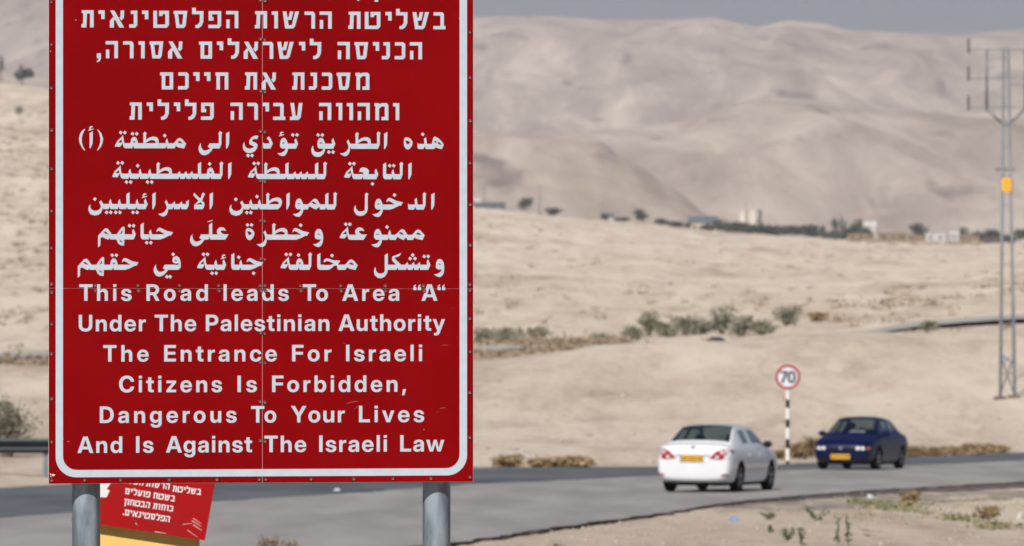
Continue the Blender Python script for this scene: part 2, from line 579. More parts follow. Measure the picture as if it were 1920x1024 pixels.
# ------------------------------------------------------------------ letter shapes
# Hebrew square letters, 138 units tall
HEB = {
 'ה': [[[(0,138),(98,138),(98,0),(69,0),(69,111),(0,111)]], [[(2,0),(29,0),(29,70),(2,70)]]],
 'ת': [[[(2,138),(98,138),(98,0),(69,0),(69,111),(44,111),(40,0),(0,0),(0,27),(12,30),(15,112),(2,116)]]],
 'י': [[[(0,138),(50,138),(50,68),(22,68),(22,110),(0,110)]]],
 'א': [[[(3,137),(37,137),(115,0),(76,0)]], [[(86,137),(115,137),(112,76),(93,57),(76,80),(85,90)]], [[(0,0),(0,55),(24,82),(44,92),(52,78),(33,57),(33,0)]]],
 'נ': [[[(13,137),(65,137),(65,20),(48,0),(0,0),(0,27),(36,27),(36,110),(13,110)]]],
 'ט': [[[(0,137),(30,137),(30,27),(96,27),(96,110),(74,110),(74,95),(46,95),(46,137),(125,137),(125,22),(107,0),(0,0)]]],
 'ס': [[[(0,137),(110,137),(97,20),(84,0),(22,0),(8,112),(0,112)], [(37,110),(78,110),(69,27),(47,27)]]],
 'ל': [[[(0,163),(30,163),(30,136),(92,136),(90,48),(75,15),(52,0),(27,0),(27,25),(45,27),(61,48),(62,110),(0,110)]]],
 'פ': [[[(2,137),(103,137),(103,22),(88,0),(0,0),(0,27),(74,27),(74,111),(30,111),(30,88),(42,88),(42,60),(2,60)]]],
 'ו': [[[(0,137),(50,137),(50,0),(21,0),(21,110),(0,110)]]],
 'ש': [[[(0,137),(31,137),(48,27),(73,27),(100,137),(131,137),(99,16),(82,0),(20,0)]], [[(57,137),(86,137),(70,70),(38,68),(36,92),(48,92)]]],
 'ר': [[[(0,137),(70,137),(84,120),(84,0),(55,0),(55,110),(0,110)]]],
 'ב': [[[(2,137),(72,137),(85,122),(85,27),(98,27),(98,0),(0,0),(0,27),(57,27),(57,110),(2,110)]]],
 'כ': [[[(2,137),(70,137),(85,122),(85,17),(70,0),(0,0),(0,27),(57,27),(57,110),(2,110)]]],
 'ם': [[[(0,137),(105,137),(105,0),(13,0),(13,112),(0,112)], [(42,110),(76,110),(76,27),(42,27)]]],
 'מ': [[[(0,137),(34,137),(44,128),(56,137),(98,137),(112,122),(112,0),(56,0),(56,27),(83,27),(83,110),(58,110),(37,92),(37,0),(8,0),(8,112),(0,112)]]],
 'ח': [[[(0,137),(103,137),(103,0),(74,0),(74,110),(36,110),(36,0),(8,0),(8,112),(0,112)]]],
 'ע': [[[(3,137),(33,137),(46,32),(58,36),(71,137),(101,137),(87,22),(68,0),(0,0),(0,27),(20,27)]]],
 'ן': [[[(0,137),(50,137),(50,-42),(21,-42),(21,110),(0,110)]]],
 'ק': [[[(0,137),(96,137),(96,60),(60,0),(44,12),(67,58),(67,110),(0,110)]], [[(4,80),(32,80),(32,-38),(4,-38)]]],
 ',': [[[(3,40),(36,40),(36,0),(28,-22),(5,-33),(2,-22),(15,-12),(17,0),(3,0)]]],
 '.': [[[(0,34),(30,34),(30,0),(0,0)]]],
}
HEBW = {'ה': 98, 'ת': 98, 'י': 50, 'א': 115, 'נ': 65, 'ט': 125, 'ס': 110, 'ל': 92, 'פ': 103, 'ו': 50, 'ש': 131, 'ר': 84,
        'ב': 98, 'כ': 85, 'ם': 105, 'מ': 112, 'ח': 103, 'ע': 101, 'ן': 50, 'ק': 96, ',': 36, '.': 30}
# Arabic pieces, 8 units to a photo pixel, y down from the writing line
HAMZA = [[[(-42,28),(40,2),(37,16),(-36,38)]], [[(-20,22),(-26,-8),(-10,-32),(14,-36),(32,-24),(22,-14),(2,-14),(-2,2),(10,10)]]]
ARB = {
 'alef': [[[(0,-227),(50,-254),(46,-68),(15,0),(0,0)]]],
 'lam_i': [[[(0,-230),(28,-262),(62,-235),(49,-215),(47,-65),(20,0),(-17,0),(-17,-77),(8,-77),(8,-215)]]],
 'tooth_i': [[[(-57,-125),(-35,-160),(0,-75),(-32,0),(-62,0),(-62,-77),(-48,-77)]]],
 'tooth_m': [[[(-25,-112),(0,-152),(22,-70),(-20,-70)]]],
 'seen_t': [[[(-32,-90),(0,-118),(8,-70),(-32,-70)]]],
 'seen_i': [[[(-42,-112),(0,-140),(0,-50),(-30,0),(-62,0),(-62,-77),(-36,-77)]]],
 'lam_m': [[[(0,-225),(48,-253),(48,-70),(0,-70)]]],
 'alef_f': [[[(0,-225),(47,-253),(47,-77),(100,-77),(100,0),(25,0),(5,-25),(0,-60)]]],
 'tah': [[[(0,-220),(25,-250),(58,-227),(46,-210),(46,-128),(90,-158),(140,-175),(180,-175),(215,-160),(232,-132),(236,-70),(5,-70),(5,-210)], [(35,-76),(75,-105),(120,-124),(160,-122),(186,-107),(192,-90),(182,-76)]]],
 'tah_i': [[[(0,-220),(25,-250),(58,-227),(46,-210),(46,-128),(90,-158),(140,-175),(185,-178),(222,-160),(240,-125),(238,-85),(215,-35),(175,-1),(160,0),(160,-70),(5,-70),(5,-210)], [(35,-76),(75,-105),(120,-124),(160,-122),(186,-107),(192,-90),(182,-76)]]],
 'marb': [[[(0,-205),(12,-110),(22,-77),(62,-77),(62,0),(30,0),(10,-15),(0,-45),(-16,-165)]], [[(-122,-27),(-112,-60),(-80,-118),(-40,-152),(-8,-185),(2,-160),(-10,-75),(-16,-62),(-45,-20)], [(-70,-90),(-22,-135),(-17,-84),(-66,-84)]]],
 'heh_iso': [[[(19,-172),(64,-172),(104,-150),(129,-115),(132,-85),(119,-40),(89,-2),(54,10),(29,-5),(9,-35),(0,-75),(1,-135)], [(26,-128),(69,-120),(96,-98),(74,-72),(49,-70),(31,-95)]]],
 'heh_i': [[[(-180,-77),(-165,-140),(-155,-170),(-145,-187),(-115,-182),(-70,-155),(-25,-110),(0,-65),(-25,-2),(-50,0),(-120,-25),(-150,0),(-180,0)], [(-145,-105),(-122,-127),(-105,-107),(-118,-90)], [(-85,-105),(-70,-107),(-35,-70),(-45,-60),(-90,-80)]]],
 'dal_f': [[[(-112,-100),(-100,-77),(-5,-77),(0,-45),(-22,0),(-98,0),(-110,-20)]], [[(-14,-155),(18,-177),(30,-77),(0,-60),(-8,-72)]]],
 'dal': [[[(52,-152),(80,-180),(97,-177),(125,-130),(147,-75),(112,0),(15,0),(0,-20),(0,-100),(15,-77),(97,-77),(85,-125),(65,-142)]]],
 'reh': [[[(-55,-105),(-30,-140),(0,-77),(0,-35),(-7,35),(-27,85),(-62,110),(-92,110),(-127,90),(-157,70),(-97,62),(-52,35),(-27,-10),(-27,-40),(-40,-80)]]],
 'qaf_f': [[[(-117,-75),(-110,-115),(-90,-155),(-60,-165),(-30,-150),(-5,-100),(0,-80),(0,-15),(-5,35),(-25,80),(-65,115),(-115,125),(-160,112),(-190,85),(-205,45),(-205,5),(-195,-30),(-180,-50),(-175,-5),(-160,35),(-130,52),(-85,52),(-45,35),(-25,-2),(-80,-2),(-110,-20)], [(-85,-78),(-72,-98),(-50,-95),(-35,-78)]]],
 'waw_f': [[[(-122,-45),(-117,-105),(-100,-145),(-70,-165),(-45,-160),(-20,-125),(-5,-80),(0,-70),(0,0),(-10,45),(-30,85),(-60,110),(-95,110),(-130,95),(-160,70),(-100,62),(-60,40),(-30,-2),(-90,-2),(-112,-20)], [(-92,-78),(-70,-98),(-42,-78)]]],
 'waw': [[[(-128,-40),(-123,-110),(-98,-155),(-68,-165),(-33,-150),(-8,-100),(0,-30),(-8,40),(-33,90),(-68,110),(-108,100),(-158,68),(-103,60),(-58,32),(-33,-5),(-88,-5),(-118,-20)], [(-93,-80),(-73,-98),(-43,-75)]]],
 'yeh': [[[(210,-195),(235,-190),(217,-140),(180,-147),(150,-135),(140,-115),(160,-100),(200,-85),(222,-60),(220,-20),(195,25),(160,55),(105,70),(55,60),(15,25),(0,-20),(5,-65),(25,-100),(30,-50),(50,-15),(95,2),(135,-5),(175,-25),(150,-42),(105,-60),(95,-90),(105,-130),(135,-170),(170,-190)]]],
 'maks': [[[(0,-77),(45,-77),(45,-2),(50,0),(27,37),(-12,77),(-52,97),(-87,102),(-127,87),(-157,47),(-167,2),(-157,-42),(-130,-85),(-130,-42),(-117,-2),(-92,27),(-62,32),(-22,20),(12,2),(-27,-25)]]],
 'meem_i': [[[(-187,-77),(-157,-112),(-127,-147),(-97,-157),(-62,-142),(0,-70),(-32,2),(-115,-15),(-152,-35),(-187,-35)], [(-132,-84),(-110,-113),(-82,-106),(-47,-72)]]],
 'meem_m': [[[(-105,-78),(-65,-113),(-30,-150),(0,-163),(30,-150),(75,-78),(75,-40),(35,-20),(15,2),(-30,-18),(-75,-43),(-105,-43)], [(-55,-106),(-30,-121),(0,-105),(27,-76),(-20,-82)]]],
 'meem_f': [[[(0,120),(35,90),(38,-20),(60,-37),(150,5),(175,-20),(215,-10),(215,-77),(205,-77),(155,-150),(130,-167),(100,-162),(40,-97),(5,-62),(0,-40)], [(80,-107),(110,-122),(165,-74),(120,-82)]]],
 'heh_m': [[[(-120,-72),(-90,-122),(-45,-180),(-20,-192),(-2,-185),(0,-72)], [(-75,-76),(-42,-130),(-30,-133),(-36,-95)]], [[(-125,-6),(-100,58),(-60,88),(-10,93),(-5,-6)], [(-82,0),(-30,33),(-40,45),(-65,33)]]],
 'ain_i': [[[(-165,-78),(-180,-118),(-170,-153),(-140,-180),(-105,-188),(-65,-173),(-37,-133),(-95,-138),(-125,-128),(-100,-93),(-55,-78),(0,-83),(-50,0),(-165,0)]]],
 'ain_m': [[[(-150,-112),(-130,-165),(-90,-180),(-35,-167),(0,-130),(-10,-72),(-75,-72),(-95,-105)]]],
 'feh_m': [[[(-57,-72),(-45,-140),(-20,-168),(5,-172),(30,-158),(50,-115),(58,-72)], [(-17,-97),(-8,-108),(8,-108),(18,-97),(8,-85),(-8,-85)]]],
 'feh_i': [[[(-125,-155),(-110,-190),(-60,-208),(-22,-180),(0,-118),(0,-38),(-15,-15),(-40,0),(-80,0),(-80,-73),(-35,-75),(-32,-103),(-60,-93),(-100,-100),(-123,-128)], [(-95,-140),(-78,-153),(-55,-140),(-75,-130)]]],
 'hah_i': [[[(-250,-110),(-245,-140),(-225,-170),(-200,-177),(-165,-165),(-95,-130),(0,-110),(-30,-60),(-55,-60),(-135,-20),(-195,0),(-300,0),(-300,-77),(-120,-77),(-160,-100),(-195,-125),(-225,-130)]]],
 'hah_m': [[[(-250,-108),(-245,-148),(-210,-173),(-175,-168),(-105,-143),(0,-138),(-40,-73),(-60,-62),(-90,-65),(-130,-25),(-175,0),(-305,0),(-305,-72),(-150,-72),(-100,-93),(-140,-113),(-185,-133),(-215,-128)]]],
 'kaf_m': [[[(0,-198),(140,-253),(112,-208),(35,-180),(60,-150),(140,-73),(130,-40),(60,-60),(60,-73),(2,-140)]]],
 'lam_f': [[[(0,-223),(47,-248),(47,2),(35,52),(0,102),(-50,127),(-100,122),(-150,82),(-162,22),(-155,-18),(-140,-43),(-130,12),(-100,52),(-50,57),(-5,37),(0,2)]]],
 'lam': [[[(0,-225),(25,-255),(60,-230),(45,-210),(45,-5),(30,45),(-10,85),(-70,97),(-125,80),(-160,25),(-160,-25),(-140,-70),(-130,-15),(-95,25),(-40,27),(0,13),(5,-215)]]],
 'noon_f': [[[(-63,-103),(-35,-131),(0,-75),(0,-35),(-15,2),(-35,57),(-75,87),(-135,97),(-195,77),(-225,22),(-222,-33),(-197,-75),(-195,-23),(-165,17),(-115,27),(-65,12),(-40,-23),(-40,-53)]]],
 'lamalef': [[[(0,-208),(10,-250),(95,-165),(165,-95),(165,-48),(140,0),(12,0),(12,-70),(130,-70),(128,-85),(65,-140),(2,-205)]], [[(125,-225),(145,-252),(175,-228),(155,-190),(130,-130),(100,-100),(35,-70),(20,-70),(80,-130),(120,-190)]]],
 'hamza': HAMZA,
 'dot': [[[(-6,-30),(29,-6),(6,30),(-29,4)]]],
}
# Latin bold sans, 1000 units to the em, cap height 728: advance and outlines
LAT = {'T': (635,[[(247,-1),(244,5),(244,595),(237,598),(27,598),(23,605),(23,725),(27,728),(392,728),(612,727),(613,600),(397,598),(394,595),(394,5),(387,-1)]]),'h': (585,[[(56,-1),(52,5),(52,725),(56,728),(191,728),(195,725),(196,443),(236,487),(276,512),(321,524),(376,526),(406,521),(431,512),(471,487),(503,450),(524,400),(533,360),(534,320),(532,0),(395,0),(392,5),(392,290),(387,335),(377,360),(351,388),(316,402),(281,402),(246,392),(231,382),(209,355),(199,330),(195,305),(195,5),(192,0)]]),'i': (246,[[(55,-1),(52,5),(52,510),(55,516),(192,515),(196,510),(196,5),(190,-1)],[(95,584),(75,593),(49,620),(41,650),(44,680),(55,702),(85,726),(115,733),(146,730),(170,720),(192,700),(202,675),(202,635),(190,612),(160,588),(125,581)]]),'s': (520,[[(212,-9),(167,0),(142,10),(102,31),(82,46),(46,92),(30,132),(28,157),(32,161),(167,160),(180,127),(202,105),(227,94),(277,90),(317,101),(337,115),(348,137),(344,162),(332,177),(312,189),(162,221),(122,235),(97,250),(60,287),(47,313),(40,337),(40,392),(51,427),(66,452),(92,478),(122,498),(162,514),(197,523),(247,526),(307,523),(367,508),(421,477),(463,427),(478,382),(478,352),(352,351),(338,387),(322,404),(297,419),(272,424),(247,424),(222,418),(197,404),(185,387),(181,372),(185,352),(207,331),(232,320),(367,293),(412,278),(437,264),(464,242),(484,212),(493,182),(493,137),(484,102),(464,67),(432,35),(412,22),(362,0),(312,-10),(267,-12)]]),'R': (650,[[(59,-1),(55,5),(55,725),(59,728),(384,727),(454,712),(514,682),(557,645),(580,615),(595,585),(606,550),(611,520),(611,455),(596,400),(578,365),(539,318),(486,285),(483,280),(616,25),(626,5),(624,-1),(469,-1),(341,250),(334,253),(209,253),(205,250),(205,5),(201,0)],[(208,375),(334,374),(374,379),(404,388),(434,409),(455,440),(465,475),(465,500),(460,525),(451,545),(434,568),(399,591),(359,602),(206,600),(205,380)]]),'o': (580,[[(238,-8),(183,7),(138,31),(100,63),(72,98),(46,148),(36,183),(29,243),(32,308),(47,368),(66,408),(87,438),(123,474),(178,505),(218,520),(278,526),(340,523),(393,510),(448,480),(485,448),(514,408),(534,368),(550,298),(550,218),(545,183),(535,148),(505,93),(473,56),(428,22),(398,7),(338,-9),(288,-11)],[(266,108),(313,107),(343,117),(358,128),(384,158),(399,193),(404,218),(405,293),(399,323),(390,343),(373,372),(353,391),(328,404),(313,408),(273,409),(253,404),(228,391),(197,358),(187,338),(177,303),(174,238),(176,213),(191,168),(207,143),(223,128),(238,117)]]),'a': (553,[[(161,-5),(126,4),(96,19),(69,41),(45,76),(34,111),(32,161),(39,201),(49,221),(81,258),(96,268),(141,288),(201,302),(311,314),(336,320),(357,336),(359,361),(352,386),(331,406),(301,417),(261,418),(231,412),(206,398),(189,376),(181,352),(51,352),(48,356),(50,376),(65,421),(79,446),(116,481),(166,508),(226,523),(311,525),(381,512),(426,492),(468,456),(493,411),(502,366),(502,1),(366,-1),(362,6),(361,70),(321,25),(276,0),(226,-8)],[(213,96),(246,92),(286,95),(311,105),(338,126),(357,161),(362,191),(362,236),(356,238),(331,230),(236,213),(206,203),(184,186),(170,161),(170,136),(186,110)]]),'d': (598,[[(208,-7),(163,7),(113,38),(88,64),(57,114),(37,174),(30,219),(30,294),(41,359),(56,399),(93,456),(133,491),(158,506),(198,520),(223,525),(273,526),(318,515),(363,490),(403,447),(404,684),(404,724),(408,727),(543,727),(547,724),(547,4),(543,0),(408,0),(403,77),(389,54),(368,31),(323,2),(288,-8),(263,-10)],[(263,109),(293,106),(323,111),(363,133),(378,150),(396,179),(406,214),(410,239),(410,279),(395,339),(380,364),(361,384),(343,396),(318,406),(278,410),(253,405),(233,396),(208,373),(198,359),(181,324),(177,304),(174,239),(176,214),(186,179),(196,159),(218,132),(238,117)]]),'l': (273,[[(221,-1),(166,3),(111,19),(91,32),(74,50),(61,75),(54,100),(52,725),(91,728),(195,725),(195,140),(206,118),(216,113),(256,109),(259,105),(259,5),(256,-1)]]),'e': (561,[[(233,-7),(183,6),(153,21),(123,41),(78,89),(57,123),(42,163),(31,208),(29,243),(30,293),(36,333),(61,398),(96,448),(123,474),(153,495),(213,520),(248,526),(308,526),(348,520),(383,509),(413,494),(448,470),(489,423),(519,363),(533,299),(536,253),(533,220),(173,220),(169,218),(176,173),(198,135),(228,111),(248,102),(273,96),(313,97),(348,107),(377,128),(390,143),(396,158),(403,161),(523,161),(530,158),(525,138),(499,88),(467,53),(423,21),(378,2),(328,-9),(288,-11)],[(172,313),(397,313),(399,318),(390,353),(370,383),(343,404),(318,414),(273,417),(238,410),(213,396),(191,373),(176,343)]]),'A': (713,[[(9,-1),(7,10),(259,725),(454,725),(560,425),(706,10),(705,0),(544,-1),(489,158),(224,158),(217,150),(171,10),(164,-1)],[(262,280),(451,280),(381,510),(359,585),(354,583)]]),'U': (704,[[(293,-8),(228,7),(193,22),(158,43),(108,90),(72,148),(57,203),(54,238),(54,723),(58,727),(193,727),(200,723),(200,258),(206,218),(216,193),(230,173),(255,148),(273,136),(298,126),(333,119),(353,119),(373,119),(408,126),(448,147),(475,173),(495,208),(504,243),(506,723),(508,727),(648,727),(652,723),(652,258),(650,218),(639,168),(620,123),(595,88),(558,52),(508,21),(473,6),(403,-9),(353,-11)]]),'n': (585,[[(56,-1),(52,5),(52,510),(56,516),(191,515),(193,445),(196,438),(214,465),(236,487),(266,507),(306,521),(376,526),(406,521),(451,502),(493,465),(512,435),(522,410),(534,350),(534,205),(532,0),(395,0),(392,5),(392,290),(384,345),(366,374),(336,396),(316,402),(281,402),(246,392),(224,375),(209,355),(195,310),(195,5),(191,-1)]]),'r': (373,[[(56,-1),(52,5),(52,510),(56,516),(186,516),(190,510),(191,434),(210,470),(231,493),(251,507),(276,515),(296,518),(346,518),(359,515),(359,400),(356,396),(286,398),(261,392),(231,374),(214,355),(204,335),(195,300),(195,5),(191,-1)]]),'P': (631,[[(59,-1),(55,5),(55,725),(59,728),(379,727),(434,716),(464,706),(504,686),(538,660),(565,630),(586,595),(600,555),(606,520),(606,455),(600,425),(589,390),(570,355),(539,318),(509,294),(444,264),(399,254),(334,249),(209,249),(205,245),(204,3),(199,-1)],[(205,380),(209,376),(359,378),(399,389),(429,409),(451,440),(460,475),(456,525),(444,550),(429,568),(404,586),(354,601),(208,600),(205,595)]]),'t': (369,[[(264,-1),(189,8),(144,29),(118,55),(102,95),(98,125),(98,400),(10,405),(10,510),(13,515),(94,516),(98,520),(99,652),(104,656),(199,656),(239,656),(242,650),(242,520),(244,516),(344,516),(347,510),(347,405),(242,400),(242,150),(246,130),(269,114),(347,110),(345,0)]]),'u': (585,[[(191,-7),(136,13),(101,41),(74,79),(59,124),(52,164),(53,514),(194,514),(195,199),(209,154),(222,139),(236,127),(261,117),(291,113),(326,118),(351,132),(373,154),(388,194),(392,234),(393,514),(533,514),(534,4),(531,0),(396,0),(391,78),(351,31),(316,7),(266,-8),(231,-10)]]),'y': (554,[[(71,-205),(64,-199),(64,-94),(71,-91),(136,-91),(156,-86),(171,-75),(178,-64),(203,1),(8,511),(11,515),(156,515),(258,216),(275,156),(283,166),(294,206),(398,511),(401,515),(541,515),(546,511),(318,-89),(303,-119),(283,-149),(261,-172),(216,-196),(156,-205)]]),'c': (555,[[(238,-8),(183,6),(153,21),(123,41),(78,90),(47,148),(31,208),(30,293),(37,338),(61,398),(76,423),(108,460),(153,494),(183,509),(213,519),(253,526),(333,525),(358,520),(413,499),(463,464),(500,418),(515,388),(524,358),(529,328),(523,322),(408,322),(392,323),(375,368),(353,391),(328,405),(303,410),(273,410),(238,399),(206,373),(191,348),(176,298),(174,238),(177,213),(186,178),(196,158),(216,133),(238,116),(268,106),(293,105),(313,106),(338,115),(353,125),(370,143),(393,194),(523,194),(529,188),(520,138),(500,98),(475,63),(438,31),(403,12),(338,-8),(288,-11)]]),'E': (608,[[(59,-1),(55,5),(55,725),(59,728),(574,728),(576,725),(574,598),(209,598),(205,595),(205,435),(209,429),(244,429),(544,429),(548,425),(548,310),(544,304),(209,304),(205,300),(205,135),(209,128),(574,128),(576,125),(575,0)]]),'F': (582,[[(59,-1),(55,5),(55,725),(59,728),(559,727),(559,599),(364,598),(209,598),(205,595),(205,425),(208,420),(534,419),(536,415),(535,295),(209,294),(205,290),(204,3),(199,-1)]]),'I': (392,[[(36,-1),(32,5),(33,120),(116,122),(122,125),(122,600),(116,606),(36,606),(32,610),(32,725),(36,728),(351,728),(360,725),(360,610),(356,606),(276,606),(272,600),(272,125),(276,122),(359,120),(360,5),(356,-1)]]),'C': (726,[[(321,-8),(276,1),(236,15),(171,52),(131,87),(104,118),(74,168),(50,228),(34,308),(34,423),(40,463),(55,518),(74,563),(99,603),(126,636),(161,669),(201,695),(241,715),(286,729),(366,739),(441,735),(521,710),(581,675),(612,648),(637,618),(658,588),(683,533),(696,472),(546,471),(527,523),(491,569),(451,594),(406,605),(351,605),(296,590),(256,564),(224,528),(204,488),(190,443),(183,393),(183,328),(194,263),(215,213),(233,188),(271,152),(301,136),(321,128),(351,122),(391,120),(426,126),(466,142),(505,173),(528,208),(546,254),(696,253),(682,193),(648,123),(610,78),(566,41),(496,7),(436,-8),(376,-11)]]),'z': (523,[[(52,-1),(48,5),(50,100),(299,395),(299,400),(52,401),(48,405),(48,510),(51,515),(469,515),(473,510),(473,415),(224,115),(472,113),(476,110),(476,5),(473,0)]]),'g': (598,[[(228,-207),(193,-198),(153,-183),(109,-151),(86,-126),(66,-91),(56,-46),(188,-44),(193,-47),(208,-74),(243,-97),(283,-105),(318,-103),(343,-98),(376,-76),(395,-46),(405,9),(405,79),(403,83),(377,49),(338,18),(308,7),(263,0),(218,2),(188,7),(133,33),(108,53),(77,89),(57,124),(42,164),(32,209),(29,249),(32,314),(41,359),(56,399),(91,454),(113,476),(158,506),(198,520),(223,525),(273,526),(318,516),(363,490),(385,469),(403,444),(405,509),(408,516),(546,514),(547,24),(545,-21),(529,-86),(509,-121),(477,-156),(428,-187),(398,-198),(348,-208),(293,-210)],[(256,119),(278,116),(318,118),(353,133),(380,159),(395,184),(404,214),(410,244),(410,284),(404,314),(394,344),(379,369),(363,386),(328,406),(303,412),(273,411),(238,401),(223,391),(202,369),(181,329),(174,279),(174,244),(181,199),(192,174),(208,151),(228,132)]]),'D': (701,[[(59,-1),(55,5),(55,725),(59,728),(329,728),(389,721),(434,711),(474,697),(544,657),(573,630),(600,600),(631,550),(651,500),(668,415),(670,340),(659,260),(641,200),(602,130),(569,93),(504,44),(459,24),(424,13),(369,3),(309,-1)],[(205,130),(209,127),(334,128),(374,134),(414,148),(439,163),(464,186),(486,215),(505,260),(516,310),(518,395),(510,450),(496,495),(461,545),(429,572),(379,592),(319,601),(208,600),(205,595)]]),'b': (598,[[(306,-7),(276,2),(246,18),(220,39),(196,73),(191,0),(56,0),(52,4),(52,724),(56,727),(191,727),(195,724),(195,599),(196,450),(241,496),(266,510),(296,520),(326,526),(361,526),(416,516),(466,490),(507,454),(528,424),(543,394),(562,334),(568,294),(568,219),(563,184),(543,119),(513,69),(476,32),(436,7),(381,-9),(346,-10)],[(286,109),(331,108),(361,118),(376,129),(402,159),(421,214),(423,289),(408,344),(394,369),(371,391),(346,405),(326,409),(296,410),(276,406),(251,395),(231,380),(210,354),(199,329),(189,284),(190,224),(195,199),(209,164),(241,128),(271,112)]]),'Y': (690,[[(279,-1),(275,5),(275,270),(6,725),(9,728),(174,728),(178,725),(343,430),(349,423),(351,425),(371,465),(514,727),(679,728),(685,725),(422,275),(419,0)]]),'L': (557,[[(59,-1),(55,5),(55,725),(59,728),(205,725),(205,400),(206,130),(534,127),(536,5),(529,-1)]]),'v': (554,[[(201,-1),(195,5),(10,505),(10,515),(156,515),(243,260),(276,150),(282,145),(296,196),(319,275),(400,515),(541,516),(546,510),(359,5),(351,-1)]]),'w': (818,[[(171,-1),(166,0),(160,15),(9,505),(11,516),(156,514),(212,305),(246,152),(252,160),(280,280),(345,515),(471,516),(477,505),(522,340),(566,162),(571,151),(581,195),(614,340),(661,515),(806,516),(810,515),(811,510),(652,0),(506,0),(444,205),(411,332),(405,325),(378,220),(312,0)]]),'f': (371,[[(109,-1),(102,5),(102,400),(10,405),(10,510),(14,516),(99,516),(102,520),(102,605),(107,630),(129,675),(159,702),(189,716),(239,727),(349,728),(352,720),(350,615),(294,614),(274,610),(257,600),(247,575),(249,516),(350,515),(352,405),(246,400),(245,0)]]),'m': (884,[[(56,-1),(52,5),(52,510),(56,516),(186,516),(190,510),(191,432),(214,465),(241,492),(286,517),(326,526),(386,522),(426,507),(467,475),(496,429),(519,465),(561,501),(596,517),(641,526),(681,526),(736,511),(770,490),(798,460),(822,415),(832,365),(834,5),(831,-1),(731,-1),(696,-1),(689,5),(689,310),(683,355),(673,375),(656,392),(636,402),(606,408),(577,405),(546,390),(530,375),(514,340),(512,5),(508,0),(375,0),(372,335),(367,355),(346,387),(321,402),(281,408),(251,401),(233,390),(209,365),(199,340),(195,320),(195,5),(191,-1)]]),'7': (645,[[(124,-1),(122,5),(421,595),(419,602),(74,602),(70,605),(70,725),(74,728),(224,728),(574,727),(576,605),(270,0)]]),'0': (645,[[(271,-8),(206,12),(166,35),(124,73),(84,133),(54,208),(39,293),(37,388),(44,468),(54,518),(85,598),(119,648),(166,693),(201,714),(246,730),(311,739),(371,735),(431,719),(476,695),(513,663),(538,633),(558,598),(573,568),(588,523),(603,453),(608,388),(607,313),(603,273),(588,203),(573,158),(537,93),(506,57),(466,26),(411,1),(366,-9),(321,-11)],[(291,113),(321,110),(351,112),(386,126),(401,139),(418,158),(443,203),(463,288),(467,328),(467,398),(458,468),(443,523),(429,553),(407,583),(381,604),(351,615),(316,619),(276,610),(256,599),(229,573),(204,528),(195,503),(180,423),(180,303),(189,248),(200,208),(214,178),(241,141),(266,122)]]),',': (269,[[(45,-153),(41,-147),(44,-117),(76,113),(80,117),(210,117),(213,113),(206,88),(140,-150),(135,-153)]]),'“': (433,[[(40,456),(37,462),(39,472),(110,727),(205,728),(208,722),(207,707),(171,457)],[(245,456),(243,467),(315,726),(412,727),(416,722),(380,460),(375,456)]]),'-': (645,[[(162,228),(158,234),(158,339),(162,343),(487,342),(489,234),(486,229)]])}
LAT['I'] = (272, [[(61, 0), (211, 0), (211, 728), (61, 728)]])
LAT['l'] = (260, [[(60, 0), (200, 0), (200, 728), (60, 728)]])
LAT['i'] = (260, [[(60, 0), (200, 0), (200, 540), (60, 540)], [(60, 610), (200, 610), (200, 728), (60, 728)]])
LAT['“'] = (440, [[(40, 470), (180, 470), (180, 590), (120, 600), (150, 700), (150, 728), (60, 660), (40, 590)], [(240, 470), (380, 470), (380, 590), (320, 600), (350, 700), (350, 728), (260, 660), (240, 590)]])

def base_y(y_left, y_right):
    return lambda x: y_left + (y_right - y_left) * (x - 150.0) / 680.0

def heb_line(x0, s, items, by):
    """items: (letter, left edge in crop units); s crop units to a photo pixel."""
    out = []
    for ch, u in items:
        x = x0 + u / s
        y = by(x)
        for piece in HEB[ch]:
            out.append([[(x + a / s, y - b / s) for a, b in lp] for lp in piece])
    return out

def arb_line(items, by):
    out = []
    for it in items:
        k = it[0]
        if k == 'bar':
            _, x0, x1 = it[:3]
            fl = it[3] if len(it) > 3 else ''
            y = by((x0 + x1) / 2)
            t, m, q = 77 / 8, 36 / 8, 15 / 8
            lp = [(x0, y - t), (x1, y - t)]
            lp += [(x1, y - m), (x1 - q, y)] if 'r' in fl else [(x1, y)]
            lp += [(x0 + q, y), (x0, y - m)] if 'l' in fl else [(x0, y)]
            out.append([lp])
        elif k == 'raw':
            out.append([it[1]])
        else:
            x = it[1]
            y = it[2] if len(it) > 2 else by(x)
            for piece in ARB[k]:
                out.append([[(x + a / 8, y + b / 8) for a, b in lp] for lp in piece])
    return out

def area2(lp):
    return sum(a[0] * b[1] - b[0] * a[1] for a, b in zip(lp, lp[1:] + lp[:1]))

def letter_parts(c):
    lps = sorted(LAT[c][1], key=lambda lp: -abs(area2(lp)))
    sg = area2(lps[0]) > 0
    out = [[lp] for lp in lps if (area2(lp) > 0) == sg]
    for h in lps:
        if (area2(h) > 0) != sg:
            x, y = h[0]
            for o in out:
                xs, ys_ = [q[0] for q in o[0]], [q[1] for q in o[0]]
                if min(xs) <= x <= max(xs) and min(ys_) <= y <= max(ys_):
                    o.append(h)
                    break
    return out

